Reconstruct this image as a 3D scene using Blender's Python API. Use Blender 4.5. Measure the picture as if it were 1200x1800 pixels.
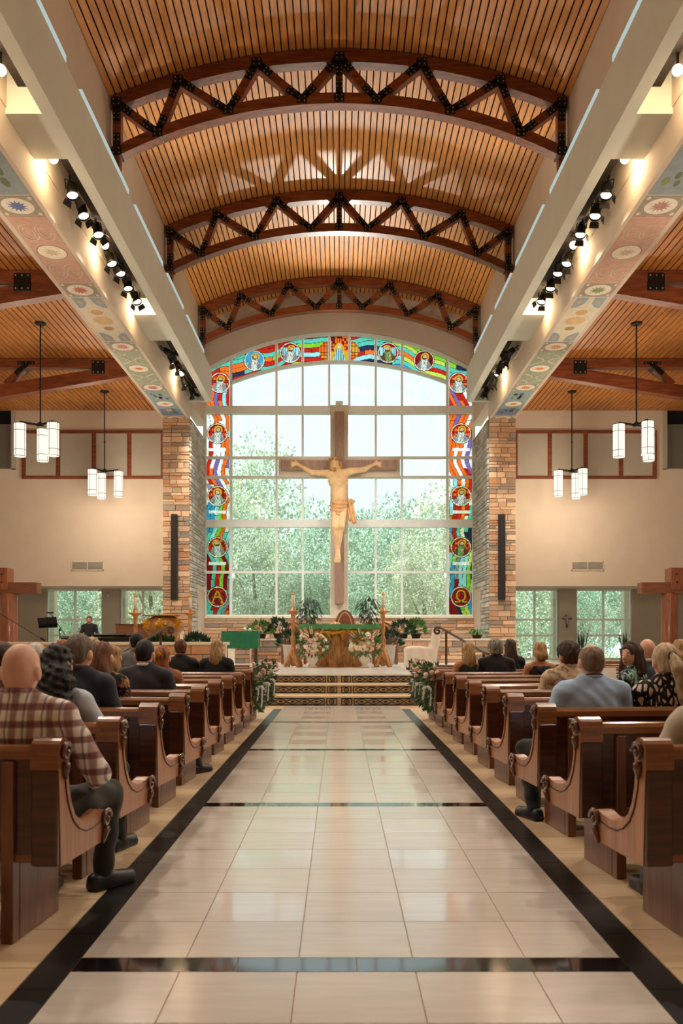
import bpy, math, random
import numpy as np
from mathutils import Vector, Matrix
PI = math.pi
R = random.Random(11)
sc = bpy.context.scene
C = sc.collection
for o in list(bpy.data.objects): bpy.data.objects.remove(o)

# ------------------------------------------------------------------ camera
FPX = 1532.0          # focal length in pixels of a 1200x1800 frame
cd = bpy.data.cameras.new('camera'); cam = bpy.data.objects.new('camera', cd); C.objects.link(cam)
cd.sensor_width = 36; cd.sensor_fit = 'AUTO'; cd.lens = FPX*36/1800
cd.shift_x = (600-596)/1800; cd.shift_y = (1121-900)/1800
cd.clip_start = .1; cd.clip_end = 300
cam.location = (0, 0, 1.31); cam.rotation_euler = (PI/2, 0, 0)
cd.dof.use_dof = True; cd.dof.focus_distance = 13; cd.dof.aperture_fstop = 4.0
sc.camera = cam
# ------------------------------------------------------------------ world, sun, exposure
w = bpy.data.worlds.new('sky'); sc.world = w; w.use_nodes = True
bg = w.node_tree.nodes['Background']
bg.inputs[0].default_value = (.90, .985, 1.0, 1); bg.inputs[1].default_value = 1.45
sd = bpy.data.lights.new('sun', 'SUN'); so = bpy.data.objects.new('sun', sd); C.objects.link(so)
sd.energy = 5.5; sd.angle = .3; sd.color = (1, .99, .95); so.rotation_euler = (math.radians(24), 0, math.radians(12))
sc.view_settings.view_transform = 'Standard'; sc.view_settings.look = 'None'
sc.view_settings.exposure = 0; sc.view_settings.gamma = 1; sc.view_settings.use_curve_mapping = False
LK = 1.0              # master factor of the lamps in the room

# ------------------------------------------------------------------ materials
def lin(h):
    if isinstance(h, (tuple, list)): return tuple(h[:3])
    v = [int(h[i:i+2], 16)/255 for i in (0, 2, 4)]
    return tuple(x/12.92 if x <= .04045 else ((x+.055)/1.055)**2.4 for x in v)
def nodes(name):
    m = bpy.data.materials.new(name); m.use_nodes = True
    nt = m.node_tree; nt.nodes.clear()
    out = nt.nodes.new('ShaderNodeOutputMaterial')
    return m, nt, out
def L(nt, a, b): nt.links.new(a, b)
def coords(nt, scale, stretch=(1, 1, 1), rnd=True, kind='Object'):
    tc = nt.nodes.new('ShaderNodeTexCoord'); mp = nt.nodes.new('ShaderNodeMapping')
    mp.inputs['Scale'].default_value = [scale*s for s in stretch]
    L(nt, tc.outputs[kind], mp.inputs['Vector'])
    if rnd:
        oi = nt.nodes.new('ShaderNodeObjectInfo'); mu = nt.nodes.new('ShaderNodeMath'); mu.operation = 'MULTIPLY'
        mu.inputs[1].default_value = 91; L(nt, oi.outputs['Random'], mu.inputs[0])
        L(nt, mu.outputs[0], mp.inputs['Location'])
    return mp.outputs[0]
def mixc(nt, fac, a, b):
    mx = nt.nodes.new('ShaderNodeMix'); mx.data_type = 'RGBA'
    if hasattr(fac, 'links'): L(nt, fac, mx.inputs[0])
    else: mx.inputs[0].default_value = fac
    for i, v in ((6, a), (7, b)):
        if hasattr(v, 'links'): L(nt, v, mx.inputs[i])
        else: mx.inputs[i].default_value = (*v[:3], 1)
    return mx.outputs[2]
def ramp(nt, fac, lo, hi):
    mr = nt.nodes.new('ShaderNodeMapRange'); L(nt, fac, mr.inputs[0])
    mr.inputs[1].default_value = lo; mr.inputs[2].default_value = hi
    return mr.outputs[0]
def noise(nt, vec, detail=3, rough=.55):
    n = nt.nodes.new('ShaderNodeTexNoise'); n.inputs['Scale'].default_value = 1
    n.inputs['Detail'].default_value = detail; n.inputs['Roughness'].default_value = rough
    L(nt, vec, n.inputs['Vector']); return n.outputs['Fac']
def mat(name, c, r=.5, metal=0, var=.12, scale=6, stretch=(1, 1, 1), bump=0., coat=0., spec=.5, objvar=0., c2=None, sheen=0, ior=1.5):
    m, nt, out = nodes(name)
    p = nt.nodes.new('ShaderNodeBsdfPrincipled'); L(nt, p.outputs[0], out.inputs[0])
    c = lin(c); a = tuple(x*(1-var) for x in c); b = lin(c2) if c2 else tuple(min(1, x*(1+var)) for x in c)
    f = ramp(nt, noise(nt, coords(nt, scale, stretch)), .3, .7)
    col = mixc(nt, f, a, b)
    if objvar:
        oi = nt.nodes.new('ShaderNodeObjectInfo')
        hs = nt.nodes.new('ShaderNodeHueSaturation'); L(nt, col, hs.inputs['Color'])
        mr = nt.nodes.new('ShaderNodeMapRange'); L(nt, oi.outputs['Random'], mr.inputs[0])
        mr.inputs[3].default_value = 1-objvar; mr.inputs[4].default_value = 1+objvar
        L(nt, mr.outputs[0], hs.inputs['Value']); col = hs.outputs[0]
    L(nt, col, p.inputs['Base Color'])
    p.inputs['Roughness'].default_value = r; p.inputs['Metallic'].default_value = metal
    p.inputs['Specular IOR Level'].default_value = spec
    p.inputs['Coat Weight'].default_value = coat; p.inputs['Coat Roughness'].default_value = .15
    p.inputs['IOR'].default_value = ior
    if sheen: p.inputs['Sheen Weight'].default_value = sheen
    if bump:
        bp = nt.nodes.new('ShaderNodeBump'); bp.inputs['Strength'].default_value = bump; bp.inputs['Distance'].default_value = .01
        L(nt, f, bp.inputs['Height']); L(nt, bp.outputs[0], p.inputs['Normal'])
    return m
def emit(name, c, s):
    m, nt, out = nodes(name); e = nt.nodes.new('ShaderNodeEmission')
    e.inputs[0].default_value = (*lin(c), 1); e.inputs[1].default_value = s
    L(nt, e.outputs[0], out.inputs[0]); return m
def wood(name, c, c2, scale=3, stretch=(1, 12, 12), r=.35, coat=.2, objvar=.1):
    return mat(name, c, r, 0, .3, scale, stretch, .05, coat, .5, objvar, c2)
def glass_clear(name, refl=.12):
    m, nt, out = nodes(name)
    t = nt.nodes.new('ShaderNodeBsdfTransparent'); t.inputs[0].default_value = (.93, .98, .97, 1)
    g = nt.nodes.new('ShaderNodeBsdfGlossy'); g.inputs['Roughness'].default_value = .0; g.inputs[0].default_value = (.9, 1, .98, 1)
    lw = nt.nodes.new('ShaderNodeFresnel'); lw.inputs[0].default_value = 1.5
    ad = nt.nodes.new('ShaderNodeMath'); ad.operation = 'ADD'; ad.inputs[1].default_value = refl-.04; L(nt, lw.outputs[0], ad.inputs[0])
    mx = nt.nodes.new('ShaderNodeMixShader'); L(nt, ad.outputs[0], mx.inputs[0])
    L(nt, t.outputs[0], mx.inputs[1]); L(nt, g.outputs[0], mx.inputs[2]); L(nt, mx.outputs[0], out.inputs[0]); return m
def glass_col(name, c):
    m, nt, out = nodes(name); c = lin(c)
    f = ramp(nt, noise(nt, coords(nt, 9)), .25, .75)
    col = mixc(nt, f, tuple(x*.8 for x in c), tuple(min(1, x*1.15) for x in c))
    t = nt.nodes.new('ShaderNodeBsdfTransparent'); L(nt, col, t.inputs[0])
    d = nt.nodes.new('ShaderNodeBsdfTranslucent'); L(nt, col, d.inputs[0])
    mx = nt.nodes.new('ShaderNodeMixShader'); mx.inputs[0].default_value = .5
    L(nt, t.outputs[0], mx.inputs[1]); L(nt, d.outputs[0], mx.inputs[2]); L(nt, mx.outputs[0], out.inputs[0]); return m

M = {}
M['cream'] = mat('cream_plaster', 'cbbcaa', .8, var=.03, scale=2)
M['beam'] = mat('beam_plaster', 'cdd0c6', .7, var=.03, scale=2)
M['grey'] = mat('grey_plaster', 'a9a294', .8, var=.04, scale=2)
M['dark'] = mat('black_lining', '1c1410', .8)
M['backing'] = mat('dark_backing', '0d0805', .9)
M['truss'] = wood('truss_timber', '6a2f16', '8c4a24', 2, (1, 8, 8), .45, .1)
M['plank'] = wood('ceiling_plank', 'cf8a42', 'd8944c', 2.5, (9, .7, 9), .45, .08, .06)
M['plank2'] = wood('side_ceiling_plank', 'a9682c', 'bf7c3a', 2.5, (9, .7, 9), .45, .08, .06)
M['steel'] = mat('black_steel', '16130f', .5, .4)
M['bolt'] = mat('zinc_bolt', 'a9a7a0', .35, .8)
M['pew'] = wood('pew_wood', '3c1a0d', '512714', 3, (1, 12, 12), .3, .35)
M['pewface'] = wood('pew_end_wood', '9c6642', 'ab734c', 3, (12, 12, 1), .35, .3)
M['pewrail'] = wood('pew_rail_wood', '84502c', '9a6238', 3, (1, 12, 12), .28, .4)
M['pewcarve'] = wood('pew_carving_wood', '4c2a18', '6a3f26', 5, (1, 1, 1), .2, .6)
M['groove'] = mat('groove', '2a1208', .5)
M['pedestal'] = wood('pedestal_wood', '6a3c22', '7d4a2c', 3, (12, 12, 1), .35, .3)
M['tile'] = mat('floor_tile', 'c6beb4', .17, var=.06, scale=5, stretch=(.6, 4, 1), objvar=.035, ior=1.7)
M['tileg'] = mat('polished_tile', 'c6beb4', .08, var=.05, scale=5, stretch=(.6, 4, 1), objvar=.03, ior=2.0)
M['tileside'] = mat('side_tile', 'c9ae8c', .38, var=.06, scale=5, stretch=(.6, 4, 1), objvar=.04)
M['black'] = mat('black_tile', '13110f', .36, var=.25, scale=12, spec=.5)
M['blackg'] = mat('black_polished_tile', '121214', .07, var=.15, scale=12, ior=2.4)
M['grout'] = mat('grout', '7d7468', .8)
M['stone'] = [mat('stone_%d' % i, c, .85, var=.22, scale=7, stretch=(1, 1, 2.5), bump=.35, objvar=.1) for i, c in enumerate(('d0ac8a', 'c29a78', 'b59c84', 'a08872', 'dcba98', 'c08e68', '96887a'))]
M['stone_grey'] = [mat('daylit_stone_%d' % i, c, .85, var=.25, scale=7, stretch=(1, 1, 2.5), bump=.35, objvar=.1) for i, c in enumerate(('b9bab2', '9fa39c', 'a89f90', 'c8c8be'))]  # reveal masonry with the cool, bright window light put into its colour
M['mortar'] = mat('mortar', 'dccdb6', .9)
M['cap'] = mat('limestone_cap', 'd8cdb9', .6, var=.05)
M['frame'] = mat('window_frame', 'e6efed', .5, var=.03)
M['glass'] = glass_clear('window_glass')
M['leadc'] = mat('lead', '20242a', .5, .3)
M['platform'] = mat('platform_tile', 'e2e3e0', .22, var=.05, scale=3, coat=.2)
M['nosing'] = mat('step_nosing', 'cbb28e', .4)
M['riser'] = mat('riser_panel', 'cdb896', .6, var=.25, scale=30)
M['relief'] = mat('riser_relief', '3a2a1c', .5, var=.2, scale=20)
M['gold'] = mat('gold_leaf', 'd59a2e', .35, .6, var=.2, scale=20)
M['goldwood'] = wood('golden_wood', 'b06a22', 'd08a3c', 4, (8, 8, 1), .4, .2)
M['treewood'] = wood('tree_wood', 'b5763a', 'd8a064', 5, (5, 5, .7), .45, .15)
M['green'] = mat('green_cloth', '579c66', .85, var=.15, scale=5, sheen=.2)
M['green2'] = mat('deep_green_cloth', '1d6a44', .85, var=.1, scale=5)
M['white'] = mat('white_cloth', 'e0d6c8', .85, var=.06, scale=6)
M['ivory'] = mat('ivory_wax', 'e9dfcd', .5)
M['leaf'] = mat('leaf_dark', '22402a', .45, var=.4, scale=6, spec=.5)
M['leaf2'] = mat('leaf_mid', '55793a', .5, var=.3, scale=6)
M['leaf3'] = mat('leaf_spray', '3c5c36', .5, var=.5, scale=9)
M['rose'] = mat('rose_petal', 'e8b8a4', .7, var=.1, objvar=.06)
M['rosew'] = mat('white_petal', 'efe9dc', .7, var=.06)
M['rosec'] = mat('cream_petal', 'e9d9b4', .7, var=.08)
M['ribbon'] = mat('ribbon', 'dfe2de', .45, var=.05)
M['statue'] = mat('painted_wood_statue', 'e6c493', .5, var=.12, scale=4)
M['statue2'] = mat('statue_cloth', 'd6a874', .55, var=.2, scale=5)
M['statue3'] = mat('statue_hair', 'b98a52', .55, var=.3, scale=14)
M['crosswood'] = wood('cross_wood', 'a08270', 'b39480', 4, (10, 10, .8), .5, .1)
M['iron'] = mat('wrought_iron', '5a4a3e', .45, .5)
M['blackm'] = mat('black_plastic', '0f0f10', .45)
M['stonewood'] = wood('brown_panel', '7d4a30', '8f5839', 3, (1, 1, 12), .5, .1)
M['column'] = wood('column_wood', '8a4a2c', '9c5a38', 3, (10, 10, 1), .4, .25)
M['vent'] = mat('vent_grey', 'a8a096', .6)

# ------------------------------------------------------------------ mesh helpers
def link(o, parent=None):
    C.objects.link(o)
    if parent is not None: o.parent = parent
    return o
def mesh(name, v, f, m=None, smooth=False):
    me = bpy.data.meshes.new(name); me.from_pydata([tuple(p) for p in v], [], f)
    if m is not None:
        for x in (m if isinstance(m, (list, tuple)) else [m]): me.materials.append(x)
    if smooth: me.polygons.foreach_set('use_smooth', [True]*len(me.polygons))
    me.update(); return me
def inst(name, me, parent=None, loc=(0, 0, 0), rot=(0, 0, 0), scale=(1, 1, 1)):
    o = bpy.data.objects.new(name, me); o.location = loc; o.rotation_euler = rot; o.scale = scale
    return link(o, parent)
def tag(o, label=None, cat=None, group=None, kind=None):
    if label: o['label'] = label
    if cat: o['category'] = cat
    if group: o['group'] = group
    if kind: o['kind'] = kind
    return o
def empty(name, loc=(0, 0, 0), rz=0):
    o = bpy.data.objects.new(name, None); o.location = loc; o.rotation_euler = (0, 0, rz); o.empty_display_size = .1
    return link(o)
def copy_tree(o, parent=None):
    c = o.copy(); link(c, parent)
    for ch in list(o.children): copy_tree(ch, c)
    return c
class MB:
    def __init__(s): s.v = []; s.f = []
    def add(s, v, f):
        n = len(s.v); s.v += [tuple(p) for p in v]; s.f += [tuple(i+n for i in q) for q in f]; return s
    def box(s, x0, x1, y0, y1, z0, z1):
        v = [(x, y, z) for z in (z0, z1) for y in (y0, y1) for x in (x0, x1)]
        return s.add(v, [(0, 2, 3, 1), (4, 5, 7, 6), (0, 1, 5, 4), (2, 6, 7, 3), (0, 4, 6, 2), (1, 3, 7, 5)])
    def cbox(s, x0, x1, y0, y1, z0, z1, b):
        c = ((x0+x1)/2, (y0+y1)/2, (z0+z1)/2); h = (abs(x1-x0)/2, abs(y1-y0)/2, abs(z1-z0)/2); b = min(b, min(h)*.8)
        v = []; idx = {}
        for sx in (-1, 1):
            for sy in (-1, 1):
                for sz in (-1, 1):
                    for a in range(3):
                        p = [sx*(h[0]-b), sy*(h[1]-b), sz*(h[2]-b)]; p[a] = (sx, sy, sz)[a]*h[a]
                        idx[(sx, sy, sz, a)] = len(v); v.append(tuple(c[i]+p[i] for i in range(3)))
        f = []
        for a in range(3):
            o1, o2 = [(1, 2), (2, 0), (0, 1)][a]
            for sg in (-1, 1):
                q = []
                for (u, w_) in ((-1, -1), (1, -1), (1, 1), (-1, 1)):
                    k = [0, 0, 0]; k[a] = sg; k[o1] = u; k[o2] = w_; q.append(idx[(*k, a)])
                f.append(q if sg > 0 else q[::-1])
        for a in range(3):
            o1, o2 = [(1, 2), (2, 0), (0, 1)][a]
            for u in (-1, 1):
                for w_ in (-1, 1):
                    ks = []
                    for sg in (-1, 1):
                        k = [0, 0, 0]; k[a] = sg; k[o1] = u; k[o2] = w_; ks.append(tuple(k))
                    q = [idx[(*ks[0], o1)], idx[(*ks[1], o1)], idx[(*ks[1], o2)], idx[(*ks[0], o2)]]
                    f.append(q if u*w_ < 0 else q[::-1])
        for sx in (-1, 1):
            for sy in (-1, 1):
                for sz in (-1, 1):
                    q = [idx[(sx, sy, sz, a)] for a in range(3)]
                    f.append(q if sx*sy*sz > 0 else q[::-1])
        return s.add(v, f)
    def bar(s, a, b, wd, th, up=(0, 1, 0)):
        a = Vector(a); b = Vector(b); d = (b-a).normalized(); u = Vector(up); u = (u-d*u.dot(d)).normalized(); n = d.cross(u)
        v = []
        for p in (a, b):
            for (i, j) in ((-1, -1), (1, -1), (1, 1), (-1, 1)): v.append(p+n*(i*wd/2)+u*(j*th/2))
        return s.add(v, [(3, 2, 1, 0), (4, 5, 6, 7), (0, 1, 5, 4), (1, 2, 6, 5), (2, 3, 7, 6), (3, 0, 4, 7)])
    def tube(s, path, r, n=8, cap=True):
        P = [Vector(p) for p in path]; rs = r if isinstance(r, (list, tuple)) else [r]*len(P)
        v = []; prev = None
        for i, p in enumerate(P):
            t = (P[min(i+1, len(P)-1)]-P[max(i-1, 0)]).normalized()
            if prev is None: u = t.orthogonal().normalized()
            else:
                u = prev-t*prev.dot(t); u = u.normalized() if u.length > 1e-6 else t.orthogonal().normalized()
            prev = u; w_ = t.cross(u)
            for k in range(n): a = 2*PI*k/n; v.append(p+(u*math.cos(a)+w_*math.sin(a))*rs[i])
        f = [(i*n+k, i*n+(k+1) % n, (i+1)*n+(k+1) % n, (i+1)*n+k) for i in range(len(P)-1) for k in range(n)]
        if cap: f += [tuple(range(n))[::-1], tuple((len(P)-1)*n+k for k in range(n))]
        return s.add(v, f)
    def lathe(s, prof, n=16, c=(0, 0, 0)):
        v = [(c[0]+r*math.cos(2*PI*k/n), c[1]+r*math.sin(2*PI*k/n), c[2]+z) for r, z in prof for k in range(n)]
        f = [(i*n+k, i*n+(k+1) % n, (i+1)*n+(k+1) % n, (i+1)*n+k) for i in range(len(prof)-1) for k in range(n)]
        f += [tuple(range(n))[::-1], tuple((len(prof)-1)*n+k for k in range(n))]
        return s.add(v, f)
    def ball(s, c, r, nu=10, nv=6, rot=None):
        if not isinstance(r, (tuple, list)): r = (r, r, r)
        v = []
        for i in range(nv+1):
            th = PI*i/nv
            for k in range(nu):
                ph = 2*PI*k/nu; p = Vector((r[0]*math.sin(th)*math.cos(ph), r[1]*math.sin(th)*math.sin(ph), r[2]*math.cos(th)))
                if rot is not None: p = rot @ p
                v.append(p+Vector(c))
        f = [(i*nu+k, (i+1)*nu+k, (i+1)*nu+(k+1) % nu, i*nu+(k+1) % nu) for i in range(nv) for k in range(nu)]
        return s.add(v, f)
    def prism(s, poly, axis, a, b):
        # poly in the two other axes (axis x: (y,z), y: (x,z), z: (x,y))
        def P(u, w_, t): return {'x': (t, u, w_), 'y': (u, t, w_), 'z': (u, w_, t)}[axis]
        n = len(poly); v = [P(u, w_, a) for u, w_ in poly]+[P(u, w_, b) for u, w_ in poly]
        f = [tuple(range(n)), tuple(range(n, 2*n))[::-1]]+[(i, n+i, n+(i+1) % n, (i+1) % n) for i in range(n)]
        return s.add(v, f)
    def mesh(s, name, m=None, smooth=False): return mesh(name, s.v, s.f, m, smooth)
    def build(s, name, m, parent=None, smooth=False, loc=(0, 0, 0)):
        return inst(name, s.mesh(name, m, smooth), parent, loc)
def recalc(me):
    import bmesh
    b = bmesh.new(); b.from_mesh(me); bmesh.ops.recalc_face_normals(b, faces=b.faces); b.to_mesh(me); b.free(); return me

# signed-distance modelling: smooth unions turned into a mesh with surface nets
def sdf_prim(P, pr):
    t = pr[0]
    if t == 'e':
        q = P-np.array(pr[1]); r = np.array(pr[2])
        if len(pr) > 3 and pr[3] is not None: q = q @ np.array(pr[3])
        k0 = np.linalg.norm(q/r, axis=-1); k1 = np.linalg.norm(q/(r*r), axis=-1)+1e-9
        return k0*(k0-1)/k1
    if t == 'c':
        a = np.array(pr[1]); b = np.array(pr[2]); ra, rb = pr[3], pr[4]
        d = b-a; h = np.clip(((P-a) @ d)/(d @ d), 0, 1)
        return np.linalg.norm(P-a-h[..., None]*d, axis=-1)-(ra+(rb-ra)*h)
    if t == 'b':
        q = P-np.array(pr[1])
        if len(pr) > 4 and pr[4] is not None: q = q @ np.array(pr[4])
        q = np.abs(q)-np.array(pr[2])+pr[3]
        return np.linalg.norm(np.maximum(q, 0), axis=-1)+np.minimum(q.max(axis=-1), 0)-pr[3]
def surf(prims, h, k=.03, subs=(), ks=.015, disp=None, pad=None):
    lo = np.full(3, 1e9); hi = -lo
    for pr in prims:
        if pr[0] == 'c':
            rr = max(pr[3], pr[4]); pts = [np.array(pr[1])-rr, np.array(pr[1])+rr, np.array(pr[2])-rr, np.array(pr[2])+rr]
        else:
            rr = np.array(pr[2]) if len(pr) <= (3 if pr[0] == 'e' else 4) else np.full(3, np.linalg.norm(pr[2]) if pr[0] == 'b' else max(pr[2]))
            pts = [np.array(pr[1])-rr, np.array(pr[1])+rr]
        for p in pts: lo = np.minimum(lo, p); hi = np.maximum(hi, p)
    pad = pad or (k*.6+2*h); lo -= pad; hi += pad
    n = np.ceil((hi-lo)/h).astype(int)+1
    ax = [lo[i]+h*np.arange(n[i]) for i in range(3)]
    P = np.stack(np.meshgrid(*ax, indexing='ij'), -1)
    D = None
    for pr in prims:
        d = sdf_prim(P, pr)
        if D is None: D = d
        else:
            hh = np.clip(.5+.5*(D-d)/k, 0, 1); D = D*(1-hh)+d*hh-k*hh*(1-hh)
    for pr in subs:
        d = -sdf_prim(P, pr); hh = np.clip(.5-.5*(D-d)/ks, 0, 1); D = D*(1-hh)+d*hh+ks*hh*(1-hh)
    if disp is not None: D = D+disp(P)
    D[0], D[-1], D[:, 0], D[:, -1], D[:, :, 0], D[:, :, -1] = 1, 1, 1, 1, 1, 1
    S = D < 0
    cs = np.zeros(np.array(D.shape)-1); cp = np.zeros((*cs.shape, 3))
    sl = lambda o, ax_: slice(o, D.shape[ax_]-1+o)
    for a in range(3):
        o1, o2 = (a+1) % 3, (a+2) % 3
        for u in (0, 1):
            for w_ in (0, 1):
                off0 = [0, 0, 0]; off0[o1] = u; off0[o2] = w_; off1 = list(off0); off1[a] = 1
                d0 = D[tuple(sl(off0[i], i) for i in range(3))]; d1 = D[tuple(sl(off1[i], i) for i in range(3))]
                cr = (d0 < 0) != (d1 < 0); t = np.where(cr, d0/(d0-d1+1e-12), 0)
                cs += cr
                for i in range(3): cp[..., i] += np.where(cr, off0[i]+(t if i == a else 0), 0)
    act = cs > 0; ids = np.full(cs.shape, -1); ids[act] = np.arange(act.sum())
    V = (np.argwhere(act)+cp[act]/cs[act][:, None])*h+lo
    F = []
    for a in range(3):
        o1, o2 = (a+1) % 3, (a+2) % 3
        s0 = [slice(None)]*3; s1 = [slice(None)]*3
        s0[a] = slice(0, -1); s1[a] = slice(1, None)
        for o in (o1, o2): s0[o] = slice(1, -1); s1[o] = slice(1, -1)
        A = S[tuple(s0)]; B = S[tuple(s1)]
        for flag, (X, Y) in ((0, (A, B)), (1, (B, A))):
            e = np.argwhere(X & ~Y)
            if not len(e): continue
            base = e.copy(); base[:, o1] += 1; base[:, o2] += 1
            def cid(d1, d2):
                q = base.copy(); q[:, o1] += d1; q[:, o2] += d2; return ids[q[:, 0], q[:, 1], q[:, 2]]
            q = np.stack([cid(-1, -1), cid(0, -1), cid(0, 0), cid(-1, 0)], 1)
            F.append(q if flag == 0 else q[:, ::-1])
    return V, np.concatenate(F)
def smesh(name, prims, h, m, **kw):
    V, F = surf(prims, h, **kw)
    me = bpy.data.meshes.new(name); me.vertices.add(len(V)); me.vertices.foreach_set('co', V.ravel())
    me.loops.add(F.size); me.loops.foreach_set('vertex_index', F.ravel().astype(np.int32))
    me.polygons.add(len(F)); me.polygons.foreach_set('loop_start', np.arange(0, F.size, 4, dtype=np.int32))
    me.polygons.foreach_set('loop_total', np.full(len(F), 4, dtype=np.int32))
    me.update(calc_edges=True); me.polygons.foreach_set('use_smooth', [True]*len(F)); me.materials.append(m); return me
def rotm(rx=0, ry=0, rz=0): return np.array((Matrix.Rotation(rz, 3, 'Z') @ Matrix.Rotation(ry, 3, 'Y') @ Matrix.Rotation(rx, 3, 'X')))

# ================================================================== STRUCTURE
HC = 1.31
W = 4.82; YW = 31.3; YP = 28.1; YS = 29.5; YB = -7.0
def at(px, py, Y): return ((px-596)*Y/FPX, Y, HC-(py-1121)*Y/FPX)
def struct(name, mb, m, smooth=False): return tag(mb.build(name, m, smooth=smooth), kind='structure')
# ---- floor with its tiles
def side_floor():
    m, nt, out = nodes('side_floor'); p = nt.nodes.new('ShaderNodeBsdfPrincipled'); L(nt, p.outputs[0], out.inputs[0])
    b = nt.nodes.new('ShaderNodeTexBrick'); L(nt, coords(nt, 1, rnd=False), b.inputs['Vector'])
    b.offset = 0; b.inputs['Color1'].default_value = (*lin('c9ae8c'), 1); b.inputs['Color2'].default_value = (*lin('c2a683'), 1)
    b.inputs['Mortar'].default_value = (*lin('8d7a64'), 1); b.inputs['Scale'].default_value = 1
    b.inputs['Brick Width'].default_value = .457; b.inputs['Row Height'].default_value = .457; b.inputs['Mortar Size'].default_value = .004
    L(nt, b.outputs[0], p.inputs['Base Color']); p.inputs['Roughness'].default_value = .4; return m
floor = struct('floor', MB().box(-15, 15, YB, 20.5, -.2, -.006), side_floor())
tmesh = {}
def tile(x0, x1, y0, y1, m, name='floor_tile'):
    key = (round(x1-x0, 3), round(y1-y0, 3), m)
    if key not in tmesh:
        wx, wy = (x1-x0)/2-.0025, (y1-y0)/2-.0025
        tmesh[key] = MB().box(-wx, wx, -wy, wy, -.012, 0).mesh(name, M[m])
    inst(name, tmesh[key], floor, ((x0+x1)/2, (y0+y1)/2, 0))
XJ = [-1.055, -.625, -.165, .30, .76, 1.15]
for i in range(-1, 4):
    ys = 3.419+3.349*i
    xs = [-1.055, -.41, .07, .68, 1.15]
    for a, b in zip(xs, xs[1:]): tile(a, b, ys, ys+.149, 'blackg', 'border_tile')
    for j in range(7):
        y0 = ys+.149+.4571*j
        for k in range(5): tile(XJ[k], XJ[k+1], y0, y0+.4571, 'tileg' if (k in (1, 3) and j in (1, 3, 5)) else 'tile')
for k in range(26):
    y0 = .2+.6096*k
    tile(-1.205, -1.055, y0, y0+.6096, 'black', 'border_tile'); tile(1.15, 1.30, y0, y0+.6096, 'black', 'border_tile')
for k in range(21):
    y0 = 3.0+.4571*k
    for x0, x1 in ((-1.205-.457, -1.205), (-1.205-.914, -1.205-.457), (1.30, 1.757), (1.757, 2.214)): tile(x0, x1, y0, y0+.4571, 'tileside', 'side_tile')
# ---- curved steps and platform
def arc(yc, x0, x1, n=24, Rr=16): return [(x, yc+Rr-math.sqrt(Rr*Rr-x*x)) for x in np.linspace(x0, x1, n)]
PZ = .53
RS = [(16.86, 0, .177), (17.75, .177, .353), (18.6, .353, .53)]
platform = struct('floor_platform', MB().prism(arc(18.62, -9, 9)+[(14, 24), (14, 32), (-14, 32), (-14, 24)], 'z', -.1, PZ), M['platform'])
for k, (yc, z0, z1) in enumerate(RS):
    st = struct('floor_step_%d' % (k+1), MB().prism(arc(yc, -7, 7)+[(7, 20.6), (-7, 20.6)], 'z', -.1, z1-.02), M['riser'])
    mb = MB().prism(arc(yc-.03, -7, 7)+arc(yc+.9, -7, 7)[::-1], 'z', z1-.03, z1-.001)
    mb.build('step_nosing', M['nosing'] if k < 2 else M['platform'], st)
    # carved riser: twin interlaced strands with bosses and borders, one panel either side of the middle
    for sg in (-1, 1):
        for (x0, x1) in ((.05, .24), (.29, 1.75), (1.80, 3.3)):
            mb = MB(); zm = (z0+z1-.03)/2; hh = (z1-z0-.03)/2
            def P(x, z, o=.012): return (sg*x, yc+16-math.sqrt(256-x*x)-o, z)
            for z in (zm-hh+.012, zm+hh-.012): mb.tube([P(x, z) for x in np.linspace(x0, x1, 10)], .009, 5)
            for x in (x0, x1): mb.tube([P(x, zm-hh+.01), P(x, zm+hh-.01)], .009, 5)
            if x1-x0 < .3:
                mb.tube([P((x0+x1)/2+.045*math.cos(a), zm+.045*math.sin(a)) for a in np.linspace(0, 2*PI, 13)], .010, 5); mb.ball(P((x0+x1)/2, zm), .018, 8, 5)
            else:
                nl = 6
                for ph in (0, PI):
                    mb.tube([P(x, zm+.048*math.sin(2*PI*nl/2*(x-x0-.03)/(x1-x0-.06)*1.0+ph)) for x in np.linspace(x0+.03, x1-.03, 46)], .009, 5)
                for q in range(9):
                    xx = x0+.03+(x1-x0-.06)*(q+.5)/6
                    if xx < x1-.05: mb.ball(P(xx-(x1-x0)/9*0, zm, .006), (.04, .012, .02), 8, 4)
            mb.build('riser_relief', M['relief'], st)
# ---- nave vault: planks on an arc
RC = 11.8; ZC0 = 13.66
def zc(x): return ZC0-RC+math.sqrt(max(0, RC*RC-x*x))
ceiling = struct('ceiling', MB().prism([(x, zc(x)+.05) for x in np.linspace(-5.2, 5.2, 25)]+[(x, zc(x)+.45) for x in np.linspace(5.2, -5.2, 25)], 'y', YB, YW+.5), M['backing'])
NP = 66
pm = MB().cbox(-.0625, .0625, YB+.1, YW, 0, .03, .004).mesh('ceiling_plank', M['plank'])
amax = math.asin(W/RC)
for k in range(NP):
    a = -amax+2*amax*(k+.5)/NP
    inst('ceiling_plank', pm, ceiling, (RC*math.sin(a), 0, ZC0-RC+RC*math.cos(a)), (0, a, 0))
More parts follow.
